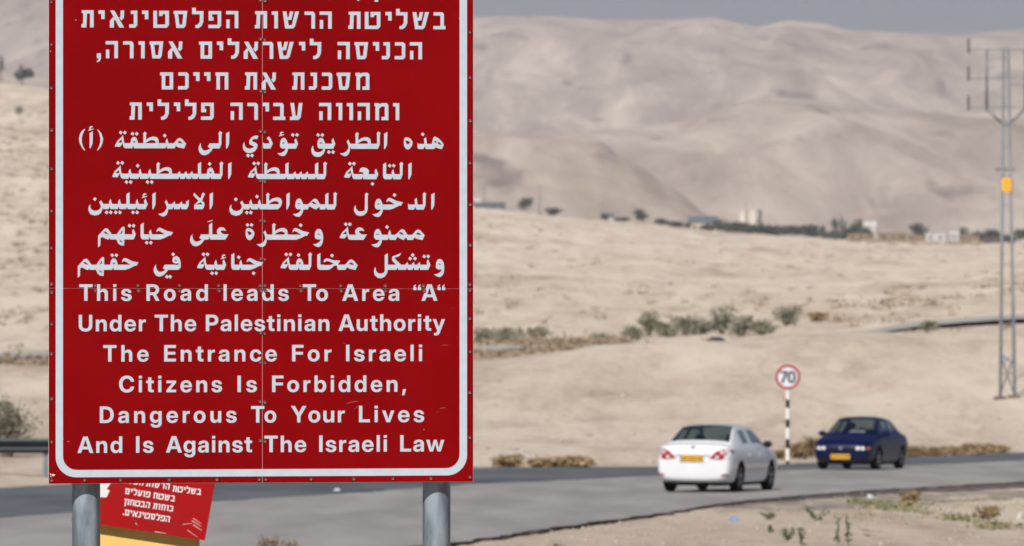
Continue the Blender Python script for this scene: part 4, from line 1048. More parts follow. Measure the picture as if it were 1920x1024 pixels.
def car(label, st, glass, wheels, wr, paint_mat, loc, rz, tilt, kind):
    root = thing("car", label, "car", loc, rz)
    root.rotation_euler = (tilt, 0, rz)
    bm = bmesh.new()
    rows = []
    for (y, w, zb, zbelt, zt, wt) in st:
        p5 = Vector((w * .93, zbelt)); p8 = Vector((wt, zt - .05))
        if p8.y < p5.y + .02:
            p8.y = p5.y + .02
        zb -= .05
        sec = [(0, zb), (w * .82, zb), (w * .955, zb + .10), (w, zb + .30 if zb + .30 < zbelt - .12 else (zb + zbelt) / 2), (w * .985, zbelt - .09), tuple(p5),
               tuple(p5.lerp(p8, .05)), tuple(p5.lerp(p8, .97)), tuple(p8), (wt * .72, zt - .012), (0, zt)]
        right = [(x, y, z) for x, z in sec]
        left = [(-x, y, z) for x, z in sec[1:-1]][::-1]
        rows.append([bm.verts.new(p) for p in right + left])
    n = len(rows[0])
    def strip_of(k):
        return k if k < 10 else n - 1 - k
    for i, (a, b) in enumerate(zip(rows, rows[1:])):
        for k in range(n):
            f = bm.faces.new((a[k], a[(k + 1) % n], b[(k + 1) % n], b[k]))
            s_ = strip_of(k)
            if i in glass['side'] and s_ == 6:
                f.material_index = 1
            if (i in glass['front'] or i in glass['rear']) and s_ in (8, 9):
                f.material_index = 1
    bm.faces.new(rows[0])
    bm.faces.new(rows[-1][::-1])
    bmesh.ops.recalc_face_normals(bm, faces=bm.faces)
    me = bpy.data.meshes.new("car_shell")
    bm.to_mesh(me)
    bm.free()
    tmp = bpy.data.objects.new("car_shell", me)
    COL.objects.link(tmp)
    for m_ in (paint_mat, M_GLASS, M_BLACK):
        me.materials.append(m_)
    ss = tmp.modifiers.new("s", 'SUBSURF')
    ss.levels = 2
    ss.render_levels = 2
    cutters = []
    for wy in wheels:
        for sx in (-1, 1):
            cb = bmesh.new()
            lathe(cb, [(wr + .055, .52), (wr + .055, 1.3)], 32, Matrix.Translation((0, wy, wr)) @ Matrix.Rotation(R(90 * sx), 4, 'Y'))
            bmesh.ops.recalc_face_normals(cb, faces=cb.faces)
            cm = bpy.data.meshes.new("cut")
            cb.to_mesh(cm)
            cb.free()
            cm.materials.append(M_BLACK)
            co = bpy.data.objects.new("cut", cm)
            COL.objects.link(co)
            md = tmp.modifiers.new("b", 'BOOLEAN')
            md.operation = 'DIFFERENCE'
            md.solver = 'EXACT'
            md.object = co
            md.material_mode = 'TRANSFER'
            cutters.append(co)
    dg = bpy.context.evaluated_depsgraph_get()
    em = bpy.data.meshes.new_from_object(tmp.evaluated_get(dg))
    bm = bmesh.new()
    bm.from_mesh(em)
    names = [m_.name if m_ else '' for m_ in em.materials]
    gi = [i for i, nme in enumerate(names) if nme.startswith("tinted_car_glass")]
    bi = [i for i, nme in enumerate(names) if nme.startswith("black_plastic")]
    for o in cutters + [tmp]:
        bpy.data.objects.remove(o)
    bvh = BVHTree.FromBMesh(bm)
    # split the panes off
    done = set()
    isl = []
    for f in bm.faces:
        if f.material_index in gi and f.index not in done:
            stack, comp = [f], []
            done.add(f.index)
            while stack:
                q = stack.pop()
                comp.append(q)
                for e in q.edges:
                    for g_ in e.link_faces:
                        if g_.material_index in gi and g_.index not in done:
                            done.add(g_.index)
                            stack.append(g_)
            isl.append(comp)
    for comp in isl:
        c = sum((f.calc_center_median() for f in comp), Vector()) / len(comp)
        nm = "side_window" if abs(c.x) > .3 else ("windscreen" if c.y > 0 else "rear_window")
        nb = bmesh.new()
        mp = {}
        for f in comp:
            nb.faces.new([mp.setdefault(v.index, None) or mp.__setitem__(v.index, nb.verts.new(v.co)) or mp[v.index] for v in f.verts])
        from_bm(nm, nb, M_GLASS, root, True)
    bmesh.ops.delete(bm, geom=[f for c in isl for f in c], context='FACES')
    for f in bm.faces:
        f.material_index = 1 if f.material_index in bi else 0
        zc = f.calc_center_median().z
        if zc < st[6][2] + .03:
            f.material_index = 1
    from_bm("body", bm, [paint_mat, M_BLACK], root, True)
    # wheels
    for wy in wheels:
        for sx in (-1, 1):
            bw = bmesh.new()
            lathe(bw, [(wr * .62, -.09), (wr * .9, -.10), (wr, -.07), (wr, .07), (wr * .9, .10), (wr * .62, .09)], 32, Matrix.Rotation(R(90), 4, 'Y'))
            wl = from_bm("wheel", bw, M_TYRE, root, True)
            wl.location = (sx * (st[6][1] - .125), wy, wr)
            br_ = bmesh.new()
            lathe(br_, [(0, .085), (wr * .16, .09), (wr * .2, .07), (wr * .58, .075), (wr * .64, .097), (wr * .66, .09), (wr * .6, .03), (0, .03)], 28, Matrix.Rotation(R(90 * sx), 4, 'Y'))
            for k in range(5):
                mt = Matrix.Rotation(k * 2 * math.pi / 5, 4, 'X') @ Matrix.Translation((0, 0, 0))
                box(br_, sx * .07, sx * .095, -.03, .03, wr * .12, wr * .6, mt)
            bmesh.ops.recalc_face_normals(br_, faces=br_.faces)
            from_bm("rim", br_, M_RIM, wl)
    def conform(name, polys, ydir, material, off=.008, parent=root, th=.012):
        """lamp or plate shapes given in (x, z), laid on the body from the front or rear"""
        cb = bmesh.new()
        for poly in polys:
            L = [Vector((x, z, 0)) for x, z in poly]
            vs = [cb.verts.new((x, 0, z)) for x, z in poly]
            for t in tessellate_polygon([L]):
                try:
                    cb.faces.new([vs[i] for i in t])
                except ValueError:
                    pass
        bmesh.ops.subdivide_edges(cb, edges=cb.edges[:], cuts=3, use_grid_fill=True)
        for v in cb.verts:
            h = bvh.ray_cast(Vector((v.co.x, -5 * ydir, v.co.z)), Vector((0, ydir, 0)))
            if h[0] is None:
                h = bvh.find_nearest(Vector((v.co.x, -2.1 * ydir, v.co.z)))
            v.co.y = h[0].y - ydir * off
        bmesh.ops.recalc_face_normals(cb, faces=cb.faces)
        bmesh.ops.solidify(cb, geom=cb.faces[:], thickness=th)
        return from_bm(name, cb, material, parent)
    def flat(name, x0, x1, z0, z1, ydir, material, parent=root, y=None, off=.02):
        zc, xc = (z0 + z1) / 2, (x0 + x1) / 2
        if y is None:
            h = bvh.ray_cast(Vector((xc, -5 * ydir, zc)), Vector((0, ydir, 0)))
            y = h[0].y - ydir * off
        fb = bmesh.new()
        box(fb, x0, x1, min(y, y + ydir * .02), max(y, y + ydir * .02), z0, z1)
        return from_bm(name, fb, material, parent), y
    def mir(p):
        return [(-x, z) for x, z in p][::-1]
    # cabin
    zf = .45
    for sx in (-.36, .36):
        sb = bmesh.new()
        box(sb, sx - .24, sx + .24, -.25, .30, zf - .15, zf)
        box(sb, sx - .23, sx + .23, -.42, -.24, zf, zf + .56)
        box(sb, sx - .12, sx + .12, -.42, -.32, zf + .60, zf + .78)
        bmesh.ops.bevel(sb, geom=sb.edges[:], offset=.04, segments=2, affect='EDGES')
        from_bm("front_seat", sb, M_CAB, root)
    sb = bmesh.new()
    box(sb, -.62, .62, -1.2, -.75, zf - .15, zf)
    box(sb, -.60, .60, -1.36, -1.18, zf, zf + .50)
    for sx in (-.33, .33):
        box(sb, sx - .11, sx + .11, -1.36, -1.26, zf + .5, zf + .64)
    bmesh.ops.bevel(sb, geom=sb.edges[:], offset=.03, segments=2, affect='EDGES')
    from_bm("rear_seat", sb, M_CAB, root)
    sb = bmesh.new()
    box(sb, -.66, .66, .80, 1.15, zf, st[10][3] - .02)
    box(sb, -.66, .66, -1.75, -1.37, zf + .1, st[3][3] - .03)
    box(sb, -.70, .70, -1.7, 1.2, .24, .30)
    from_bm("dashboard", sb, M_CAB, root)
    sb = bmesh.new()
    box(sb, -.62, .62, -1.98, 1.9, .14, .26)  # underbody and exhausts; low black box added to darken the gap beneath the car
    for sx in (-.45, .45):
        tube(sb, [(sx, -1.9, .17), (sx, -2.12, .17)], .035, 10)
    from_bm("underbody", sb, M_BLACK, root)
    # mirrors, handles
    for sx in (-1, 1):
        mb = bmesh.new()
        x0 = sx * (st[10][1] * .90)
        box(mb, min(x0, x0 + sx * .23), max(x0, x0 + sx * .23), .70, .82, st[10][3] - .0, st[10][3] + .14)
        bmesh.ops.bevel(mb, geom=mb.edges[:], offset=.045, segments=3, affect='EDGES')
        from_bm("door_mirror", mb, M_BLACK if kind == 'white' else paint_mat, root, True)
        for hy in (-.62, .25):
            hb = bmesh.new()
            tube(hb, [(sx * st[7][1] * .985, hy - .09, .80), (sx * (st[7][1] + .012), hy - .06, .805), (sx * (st[7][1] + .012), hy + .06, .805), (sx * st[7][1] * .985, hy + .09, .80)], .009, 8)
            from_bm("door_handle", hb, paint_mat, root, True)
    if kind == 'white':
        lamp = [(.38, .725), (.62, .70), (.80, .73), (.85, .78), (.855, .915), (.70, .935), (.54, .88)]
        white = [(.50, .735), (.59, .725), (.62, .78), (.55, .785)]
        rev = [(.63, .83), (.69, .825), (.705, .88), (.65, .885)]
        for s_ in (0, 1):
            q = mir(lamp) if s_ else lamp
            l_ = conform("tail_light", [q], 1, M_TAIL)
            conform("clear_lens", [mir(white) if s_ else white, mir(rev) if s_ else rev], 1, M_CLEAR, .018, l_)
            c = [(.66, .345), (.80, .36), (.80, .40), (.66, .385)]
            conform("reflector", [mir(c) if s_ else c], 1, M_TAIL)
        pl, y = flat("number_plate", -.26, .26, .665, .785, 1, M_PLATE, off=.03)
        flat("plate_strip", -.285, -.26, .665, .785, 1, mat("blue_plate_strip", (.1, .12, .3), .5, vary=.1), pl, y)
        marks, y2, yd = [-.21, -.15, -.07, 0, .07, .15, .21], y, 1
        flat("emblem", -.05, .05, .93, .985, 1, M_CHROME, off=.02)
        tb = [(-.40, .80), (.40, .80), (.40, .825), (-.40, .825)]
        conform("trunk_handle_trim", [tb], 1, paint_mat, .03, th=.03)
    else:
        lamp = [(.40, .515), (.66, .50), (.70, .53), (.70, .615), (.62, .63), (.43, .60)]
        ind = [(.715, .53), (.765, .545), (.765, .60), (.715, .61)]
        for s_ in (0, 1):
            l_ = conform("headlight", [mir(lamp) if s_ else lamp], -1, M_BLACK, .008)
            for cx in (.47, .60):
                c = [(cx + .055 * math.cos(k * .524), .565 + .047 * math.sin(k * .524)) for k in range(12)]
                conform("reflector", [mir(c) if s_ else c], -1, M_CLEAR, .02, l_)
            conform("indicator", [mir(ind) if s_ else ind], -1, M_AMBER)
            c = [(.42, .245), (.62, .26), (.62, .32), (.42, .32)]
            conform("air_intake", [mir(c) if s_ else c], -1, M_BLACK)
        conform("grille", [[(-.36, .52), (.36, .52), (.37, .60), (-.37, .60)]], -1, M_BLACK)
        e = [(.055 * math.cos(k * .45), .565 + .04 * math.sin(k * .45)) for k in range(14)]
        conform("emblem", [e], -1, M_CHROME, .02)
        pl, y = flat("number_plate", -.26, .26, .285, .405, -1, M_PLATE, off=.03)
        marks, y2, yd = [-.21, -.15, -.07, 0, .07, .15, .21], y, -1
    # the plate's characters, a row of small dark strokes
    kb = bmesh.new()
    z0 = .695 if yd == 1 else .315
    for m_ in marks:
        box(kb, m_ - .018, m_ + .018, min(y2, y2 - yd * .004), max(y2, y2 - yd * .004), z0, z0 + .06)
    from_bm("plate_characters", kb, M_BLACK, pl)
    return root

WST = [(-2.27, .72, .36, .78, .86, .62), (-2.235, .81, .29, .86, .96, .72), (-2.10, .865, .25, .93, 1.045, .77), (-1.88, .88, .22, .955, 1.045, .76),
       (-1.80, .885, .20, .965, 1.06, .74), (-1.12, .885, .19, .965, 1.40, .615), (-1.02, .885, .18, .96, 1.44, .60), (-.30, .885, .18, .955, 1.465, .585),
       (-.22, .885, .18, .955, 1.465, .585), (.35, .885, .18, .95, 1.455, .575), (1.28, .88, .20, .93, 1.02, .72), (1.36, .88, .20, .92, .98, .74),
       (1.90, .85, .22, .84, .90, .70), (2.15, .79, .26, .74, .78, .62), (2.26, .66, .32, .60, .66, .50)]
# put the windscreen rows in
WST = WST[:10] + [(.50, .885, .18, .95, 1.415, .58), (.85, .885, .19, .945, 1.24, .64)] + WST[10:]
BST = [(-2.20, .66, .38, .70, .78, .55), (-2.15, .78, .28, .80, .90, .66), (-1.95, .83, .24, .87, .97, .70), (-1.65, .84, .22, .89, 1.00, .68),
       (-1.60, .845, .20, .89, 1.01, .67), (-1.0, .85, .19, .885, 1.32, .57), (-.88, .85, .18, .88, 1.35, .55), (-.25, .85, .18, .88, 1.40, .545),
       (-.17, .85, .18, .88, 1.40, .545), (.28, .85, .18, .875, 1.39, .535), (.42, .85, .18, .87, 1.355, .54), (.78, .85, .19, .865, 1.17, .60),
       (1.15, .845, .20, .855, .96, .68), (1.24, .84, .20, .845, .925, .70), (1.80, .82, .21, .77, .83, .66), (2.08, .76, .24, .68, .735, .58), (2.18, .64, .29, .56, .61, .46)]
# index of the ring-to-ring bands that are glass
GL = {'side': (6, 8, 9, 10), 'rear': (4, 5), 'front': (10, 11)}
SL = math.atan(0.03103)
def park(px, py, rz):
    p = onplane(px, py, 0.052)
    return p
p = park(1349, 925, 0)
wc = car("white sedan car seen from behind on the near lane of the road", WST, GL, (-1.36, 1.30), .318, M_WPAINT, p, R(-17.5), -SL, 'white')
wc.scale = (.925, .925, .96)
p = park(1614, 883, 0)
bc = car("dark blue sedan car driving toward the viewer past the speed limit sign", BST, GL, (-1.30, 1.25), .30, M_BPAINT, p, R(180 - 18.0), SL, 'blue')
bc.scale = (1.0, 1.0, 1.02)

# ------------------------------------------------------------------ roadside furniture
def on_ground(px, d, up=0.0):
    x = (px - 960) / F * d
    return Vector((x, d, ground(x, d) + up))

M_POST = mat("white_post_paint", (0.72, 0.72, 0.70), 0.6, vary=.08, scale=12)
M_POSTB = mat("black_post_paint", (0.006, 0.006, 0.007), 0.7, vary=.2, scale=12, spec=.05)
M_SRED = mat("red_sign_ring", (0.33, 0.006, 0.012), 0.5, vary=.05, scale=12, spec=.1)
M_SWHITE = mat("white_sign_face", (0.62, 0.64, 0.68), 0.5, vary=.03, scale=12)
SD = 167.8
sp = on_ground(1477, SD)
ss = thing("speed_limit_sign", "round 70 speed limit sign with red ring on a black and white banded post", "road sign", sp)
def szz(py): return at(1477, py, SD).z - sp.z
bm = bmesh.new()
bands = [(872, 0), (864, 1), (841, 0), (823, 1), (802, 0), (786, 1), (765, 0), (749, 1), (690, 1)]
zz = [szz(b[0]) for b in bands]
zz[0] = -0.2
rp = .055
for (a, b, c) in zip(zz, zz[1:], range(len(zz))):
    n0 = len(bm.faces)
    tube(bm, [(0, 0, a), (0, 0, b)], rp, 16, cap=False)
    bm.faces.ensure_lookup_table()
    for f in bm.faces[n0:]:
        f.material_index = 0 if c % 2 else 1
from_bm("pole", bm, [M_POST, M_POSTB], ss, True)
zc = szz(707)
rd = 23.2 / F * SD
def disc(name, prof, material):
    bm = bmesh.new()
    lathe(bm, prof, 48, Matrix.Translation((0, -rp, zc)) @ Matrix.Rotation(R(90), 4, 'X'))
    return from_bm(name, bm, material, ss)
disc("sign_plate", [(rd, 0), (rd, .006), (0, .006)], M_SRED)
disc("sign_face", [(rd * .80, .0065), (rd * .80, .0085), (0, .0085)], M_SWHITE)
bm = bmesh.new()
ch = 22.5 / F * SD
for c, u0, wid in (('7', -14.0, 13.0), ('0', 0.2, 14.2)):
    lps = LAT[c][1]
    xs = [q[0] for lp in lps for q in lp]
    k = wid / (max(xs) - min(xs)) / F * SD
    for j, du in enumerate((-.55, 0, .55)):          # a heavy cut of the figures
        slab(bm, [[((q[0] - min(xs)) * k + (u0 + du) / F * SD, q[1] / 728 * ch - ch / 2 + zc) for q in lp] for lp in lps], lambda p_: p_, -rp - .0105 - .0006 * j, -rp - .0085)
from_bm("numerals", bm, M_POSTB, ss)
bm = bmesh.new()
box(bm, -.13, -rp + .01, -.02, .02, szz(750), szz(744))
from_bm("bracket", bm, mat("rusty_bracket", (.3, .2, .12), .7, vary=.2, scale=20), ss)

# guardrail
gd = 133.0
M_RAIL = mat("dull_steel_rail", (0.20, 0.225, 0.25), 0.5, .5, vary=.15, scale=3, stretch=(.2, 1, 1))
gx0, gx1 = (-330 - 960) / F * gd, (330 - 960) / F * gd
g0 = on_ground(0, gd)
gr = thing("guardrail", "grey steel crash barrier along the verge at the left edge", "guardrail", g0)
zt_, zb_ = at(50, 822, gd).z - g0.z, at(50, 850, gd).z - g0.z
prof = [(0.0, 0), (-.03, .03), (-.085, .08), (-.085, .16), (-.01, .26), (-.01, .34), (-.085, .44), (-.085, .53), (-.03, .60), (0.0, .65), (.004, .65), (-.022, .60), (-.078, .53), (-.078, .44), (-.002, .34)]
prof = [(y, (z / .65)) for y, z in prof[:10]]
bm = bmesh.new()
va = [bm.verts.new((gx0 - g0.x, y, zb_ + z * (zt_ - zb_))) for y, z in prof]
vb = [bm.verts.new((gx1 - g0.x, y, zb_ + z * (zt_ - zb_))) for y, z in prof]
for k in range(len(prof) - 1):
    bm.faces.new((va[k], va[k + 1], vb[k + 1], vb[k]))
bmesh.ops.solidify(bm, geom=bm.faces[:], thickness=.004)
from_bm("rail", bm, M_RAIL, gr)
for px in (-235, -75, 85, 245):
    x = (px - 960) / F * gd
    bm = bmesh.new()
    box(bm, x - g0.x - .05, x - g0.x + .05, .01, .13, ground(x, gd) - g0.z - .2, zt_ - .03)
    from_bm("post", bm, M_RAIL, gr)

# power pylon
pd = 240.0
M_PYL = mat("galvanised_pylon_steel", (0.15, 0.163, 0.178), 0.5, .2, vary=.15, scale=2)
M_INS = mat("dark_insulator", (0.10, 0.085, 0.08), 0.5, vary=.2, scale=6)
pp = on_ground(1889, pd)
py_ = thing("power_pylon", "tall slender two legged steel power pylon with a yellow plate", "pylon", pp)
def pl(px, py, dy=0.0):
    v = at(px, py, pd + dy)
    return (v.x - pp.x, dy, v.z - pp.z)
zg = lambda px: ground((px - 960) / F * pd, pd) - pp.z
for a, b in ((1875.5, 1882), (1903, 1890.5)):
    bm = bmesh.new()
    f0 = pl(a, 747)
    tube(bm, [(f0[0], 0, zg(a) - .3), pl(a, 747), pl(b, 90)], [.075, .075, .055], 10)
    from_bm("leg", bm, M_PYL, py_, True)
    bm = bmesh.new()
    box(bm, f0[0] - .25, f0[0] + .25, -.25, .25, zg(a) - .3, zg(a) + .12)
    from_bm("footing", bm, mat("brown_footing", (.12, .085, .065), .9, vary=.3, scale=5), py_)
bm = bmesh.new()
for a, b in (((1876, 738), (1901, 668)), ((1902, 740), (1877, 668)), ((1877, 682), (1900, 665)), ((1900, 682), (1877, 665)), ((1876.5, 700), (1901.5, 700))):
    tube(bm, [pl(*a), pl(*b)], .04, 6)
for yy in range(110, 660, 55):
    t = (yy - 90) / 657
    tube(bm, [pl(1882 - 6.5 * t, yy), pl(1890.5 + 12.5 * t, yy)], .012, 6)
from_bm("lattice_brace", bm, M_PYL, py_)
for sx in (-1, 1):
    m_ = lambda x: 1886.2 + sx * (1886.2 - x)
    bm = bmesh.new()
    tube(bm, [pl(m_(1884), 236), pl(m_(1850), 204)], .055, 8)
    from_bm("diagonal_arm", bm, M_PYL, py_, True)
    bm = bmesh.new()
    tube(bm, [pl(m_(1850), 207), pl(m_(1850.5), 94)], .05, 8)
    from_bm("upright_arm", bm, M_PYL, py_, True)
    for yy in (93, 147, 201):
        bm = bmesh.new()
        tube(bm, [pl(1886, yy), pl(m_(1816), yy)], .024, 6)
        from_bm("crossarm", bm, M_PYL, py_)
    for y0, y1 in ((72, 100), (124, 151), (179, 207)):
        bm = bmesh.new()
        a, b = Vector(pl(m_(1816), y1)), Vector(pl(m_(1816), y0))
        L = (b - a).length
        pr = []
        for k in range(7):
            pr += [(.035, L * k / 7), (.075, L * (k + .35) / 7), (.035, L * (k + .7) / 7)]
        lathe(bm, pr + [(.03, L)], 12, Matrix.Translation(a))
        from_bm("insulator", bm, M_INS, py_, True)
bm = bmesh.new()
tube(bm, [pl(1866, 318), pl(1903, 318)], .05, 8)
from_bm("bracket", bm, M_INS, py_)
a = pl(1887.3, 347)
bm = bmesh.new()
box(bm, a[0] - .2, a[0] + .2, -.11, -.09, a[2] - .29, a[2] + .29)
bmesh.ops.bevel(bm, geom=bm.edges[:], offset=.008, segments=1, affect='EDGES')
from_bm("warning_plate", bm, mat("yellow_plate", (0.75, 0.36, 0.01), .5, vary=.05, scale=3), py_)

# ------------------------------------------------------------------ plants
M_DRY = mat("dry_brown_foliage", (0.19, 0.125, 0.055), 0.9, color2=(0.34, 0.245, 0.125), scale=2.2)
M_SHRUB = mat("grey_green_foliage", (0.145, 0.15, 0.10), 0.9, color2=(0.26, 0.25, 0.18), scale=1.6)
M_DARK = mat("dark_tree_foliage", (0.030, 0.040, 0.036), 0.9, color2=(0.06, 0.075, 0.06), scale=.5)
M_WEED = mat("weed_leaf", (0.075, 0.10, 0.05), 0.8, color2=(0.13, 0.15, 0.085), scale=9)
M_STEM = mat("woody_stem", (0.14, 0.10, 0.07), 0.9, vary=.2, scale=8)
M_GRASS = mat("green_ground_plants", (0.11, 0.125, 0.045), 0.9, color2=(0.26, 0.23, 0.13), scale=1.4)

def leaf(bm, c, s, rnd, up=0.0):
    q = Vector((rnd.gauss(0, 1), rnd.gauss(0, 1), rnd.gauss(0, 1) + up)).normalized().to_track_quat('Z', 'Y')
    a = rnd.uniform(0, 6.28)
    u = q @ Vector((math.cos(a), math.sin(a), 0)) * s
    v = q @ Vector((-math.sin(a), math.cos(a), 0)) * s * rnd.uniform(.35, .8)
    bm.faces.new([bm.verts.new(c + w) for w in (-u, -v * .9, u, v)])

def plant(name, label, cat, pos, w, h, n, lsize, material, seed, group=None, lumps=7, trunk=0.0, bottom=0.12, wiry=0.0):
    rnd = random.Random(seed)
    o = thing(name, label, cat, pos, group=group)
    bm = bmesh.new()
    L = []
    for k in range(lumps):
        a = rnd.uniform(0, 6.28)
        r = rnd.uniform(.1, .68) * w / 2
        hz = trunk + (h - trunk) * rnd.uniform(.22, .78)
        L.append((Vector((r * math.cos(a), r * .7 * math.sin(a), hz)), rnd.uniform(.22, .38) * w, rnd.uniform(.18, .32) * (h - trunk)))
    L.append((Vector((0, 0, trunk + (h - trunk) * .5)), w * .34, (h - trunk) * .4))
    for k in range(n):
        c, rw, rh = L[rnd.randrange(len(L))]
        d_ = Vector((rnd.gauss(0, 1), rnd.gauss(0, 1), rnd.gauss(0, 1))).normalized() * rnd.uniform(.45, 1.05)
        p_ = c + Vector((d_.x * rw, d_.y * rw * .8, d_.z * rh))
        if p_.z < bottom * h * (trunk > 0):
            continue
        p_.z = max(p_.z, .02)
        leaf(bm, p_, lsize * rnd.uniform(.6, 1.4), rnd, .3)
    from_bm("crown" if trunk else "foliage", bm, material, o)
    bm = bmesh.new()
    if trunk:
        top = Vector((rnd.uniform(-.05, .05) * w, 0, trunk + (h - trunk) * .4))
        tube(bm, [(0, 0, -.2), (0, 0, trunk * .5), top], [h * .035, h * .028, h * .018], 7)
        for c, rw, rh in L[:5]:
            tube(bm, [top * .8, c], [h * .016, h * .006], 5)
        from_bm("trunk", bm, M_STEM, o, True)
    else:
        for k in range(9 + int(wiry * 14)):
            a = rnd.uniform(0, 6.28)
            rr = rnd.uniform(.2, .5) * w
            tube(bm, [(0.05 * w * math.cos(a), 0.05 * w * math.sin(a), -.05), (rr * .5 * math.cos(a), rr * .4 * math.sin(a), h * .4), (rr * math.cos(a), rr * .7 * math.sin(a), h * rnd.uniform(.7, 1.08))], [h * .014 + .004, h * .01 + .003, .003], 4)
        from_bm("stem", bm, M_STEM, o)
    return o

def px_at(d): return d / F
# brown bushes along the far verge
DB = [(950, 866, 64, 27, "round dry brown bush at the far verge just right of the big sign"),
      (1012, 868, 60, 20, "low dry brown bush left of the widest one in the clump"),
      (1050, 868, 50, 24, "dry brown bush in the middle of the clump left of the white car"),
      (1088, 868, 62, 26, "widest dry brown bush in the clump left of the white car"),
      (1462, 862, 36, 20, "small dry brown bush left of the banded post, beside the white car"),
      (1496, 862, 44, 32, "dry brown bush just right of the banded post"),
      (1522, 860, 44, 42, "tall dry brown bush beside the front of the blue car"),
      (1716, 854, 60, 24, "dry brown bush just right of the blue car"),
      (1756, 853, 60, 22, "second dry brown bush to the right of the blue car"),
      (1796, 852, 60, 20, "low straw brown bush between two taller brown bushes at right"),
      (1836, 850, 60, 24, "tallest dry brown bush of the strip right of the blue car"),
      (1872, 849, 44, 18, "last dry brown bush at the right end of the far verge strip")]
for k, (px, py, w, h, lb) in enumerate(DB):
    dd = 21867.0 / (lerp_table(EDGE_PY, px) - 741.0) + (7.0 if 1440 < px < 1540 else 3.2)
    s_ = dd / F
    plant("dry_bush", lb, "bush", on_ground(px, dd, -.03), w * s_, h * s_ * 1.0, 900, .05, M_DRY, 30 + k, "dry brown bushes along the far verge", lumps=11, wiry=1.2)
# grey-green shrubs behind the sand bank
SH = [(912, 638, 60, 32, 372, "grey green shrub partly behind the right edge of the big sign"),
      (958, 637, 66, 28, 374, "bushy grey green shrub in the dip right of the big sign"),
      (1006, 636, 54, 24, 376, "low grey green shrub at the right end of the left hand clump"),
      (1130, 634, 60, 12, 374, "very low scrubby shrub between the two clumps"),
      (1188, 632, 50, 24, 376, "small grey green shrub at the left end of the long clump"),
      (1218, 632, 46, 46, 382, "upright grey green shrub second from the left in the long clump"),
      (1250, 632, 54, 28, 378, "low grey green shrub right of the upright one in the long clump"),
      (1285, 632, 66, 36, 380, "wide grey green shrub in the middle of the long clump"),
      (1318, 631, 56, 30, 382, "grey green shrub left of the tallest one in the long clump"),
      (1353, 630, 56, 56, 382, "tallest grey green shrub in the long clump behind the sand bank"),
      (1390, 632, 70, 42, 376, "dense grey green shrub right of the tallest one"),
      (1428, 632, 60, 28, 374, "low grey green shrub at the right end of the long clump"),
      (1476, 606, 60, 38, 400, "lone grey green shrub on the slope above the long clump"),
      (1536, 604, 40, 18, 405, "small straw coloured shrub right of the lone shrub on the slope"),
      (1743, 624, 38, 18, 335, "small green shrub below the bend of the side road"),
      (14, 850, 100, 112, 150, "grey green shrub behind the crash barrier at the left edge"),
      (36, 256, 22, 16, 1300, "small dark shrub on the slope at the left edge")]
for k, (px, py, w, h, dd, lb) in enumerate(SH):
    s_ = dd / F
    o = plant("shrub", lb, "shrub", on_ground(px, dd, -.05), w * s_, h * s_ * 1.1, 520 if dd > 200 else 2200, .12 if dd > 200 else .05,
              M_DRY if 'straw' in lb else M_SHRUB, 60 + k, "grey green shrubs on the slope" if dd > 200 else None, lumps=10, wiry=1.0)
# distant trees at the edge of the plateau
TR = [(1385, 447, 60, 20, 1545, "wide dark tree, first of the band right of the long grey roofed house"), (1425, 449, 56, 18, 1545, "wide dark tree, second of the band below the cream towers"),
      (1470, 451, 60, 20, 1545, "wide dark tree in the middle of the long dark band"), (1520, 452, 60, 22, 1545, "wide dark tree left of the thin tall pair in the dark band"), (1570, 453, 60, 20, 1545, "wide dark tree at the foot of the thin tall pair"),
      (1165, 418, 40, 9, 1560, "very low dark tree between the white hut and the dark round tree"), (1895, 452, 44, 14, 1600, "low dark tree right of the pylon legs"), (1830, 451, 40, 16, 1610, "low dark tree left of the pylon legs"),
      (42, 158, 44, 38, 1560, "round dark tree on the skyline at the left edge"), (2, 158, 16, 52, 1570, "tall narrow dark tree cut by the left edge"),
      (985, 398, 30, 28, 1560, "dark round tree right of the long shed"), (1038, 402, 34, 13, 1580, "low dark tree right of the wooden pole by the shed"),
      (1135, 414, 18, 12, 1580, "small dark tree left of the white van shaped hut"), (1203, 422, 30, 30, 1590, "dark round tree between two low houses"),
      (1240, 425, 30, 14, 1600, "low dark tree left of the pale flat house"), (1292, 430, 16, 14, 1600, "small dark tree beside the flat house"),
      (1348, 436, 30, 24, 1600, "dark tree left of the two cream towers"), (1424, 436, 14, 42, 1620, "slim dark tree right of the cream towers"),
      (1375, 443, 56, 18, 1580, "wide dark hedge like tree below the cream towers"), (1452, 446, 60, 18, 1590, "wide low dark tree right of the cream towers"),
      (1484, 448, 40, 20, 1600, "low dark tree between two wide ones mid way along the row"), (1405, 444, 40, 22, 1570, "low dark tree in front of the right hand cream tower"), (1330, 437, 34, 16, 1575, "low dark tree just left of the cream towers"), (1592, 450, 30, 24, 1580, "squat dark tree between the thin pair and the tallest tree"), (1270, 429, 40, 12, 1575, "low dark tree in front of the flat house"), (1512, 449, 50, 26, 1600, "dark tree with a flat top mid way along the row"), (1540, 450, 18, 26, 1570, "small upright dark tree in the row"),
      (1566, 451, 20, 42, 1610, "thin tall dark tree, left of a tall pair"), (1580, 451, 18, 44, 1615, "thin tall dark tree, right of a tall pair"),
      (1607, 449, 34, 46, 1600, "tallest dark bushy tree in the row"), (1618, 449, 44, 22, 1590, "low dark tree at the foot of the tallest one"),
      (1722, 447, 34, 28, 1620, "dark tree left of the white houses"), (1810, 448, 24, 22, 1620, "dark tree right of the white houses"),
      (1862, 449, 40, 18, 1620, "low dark tree behind the pylon legs"), (1912, 452, 50, 22, 1620, "dark tree at the right edge beyond the pylon")]
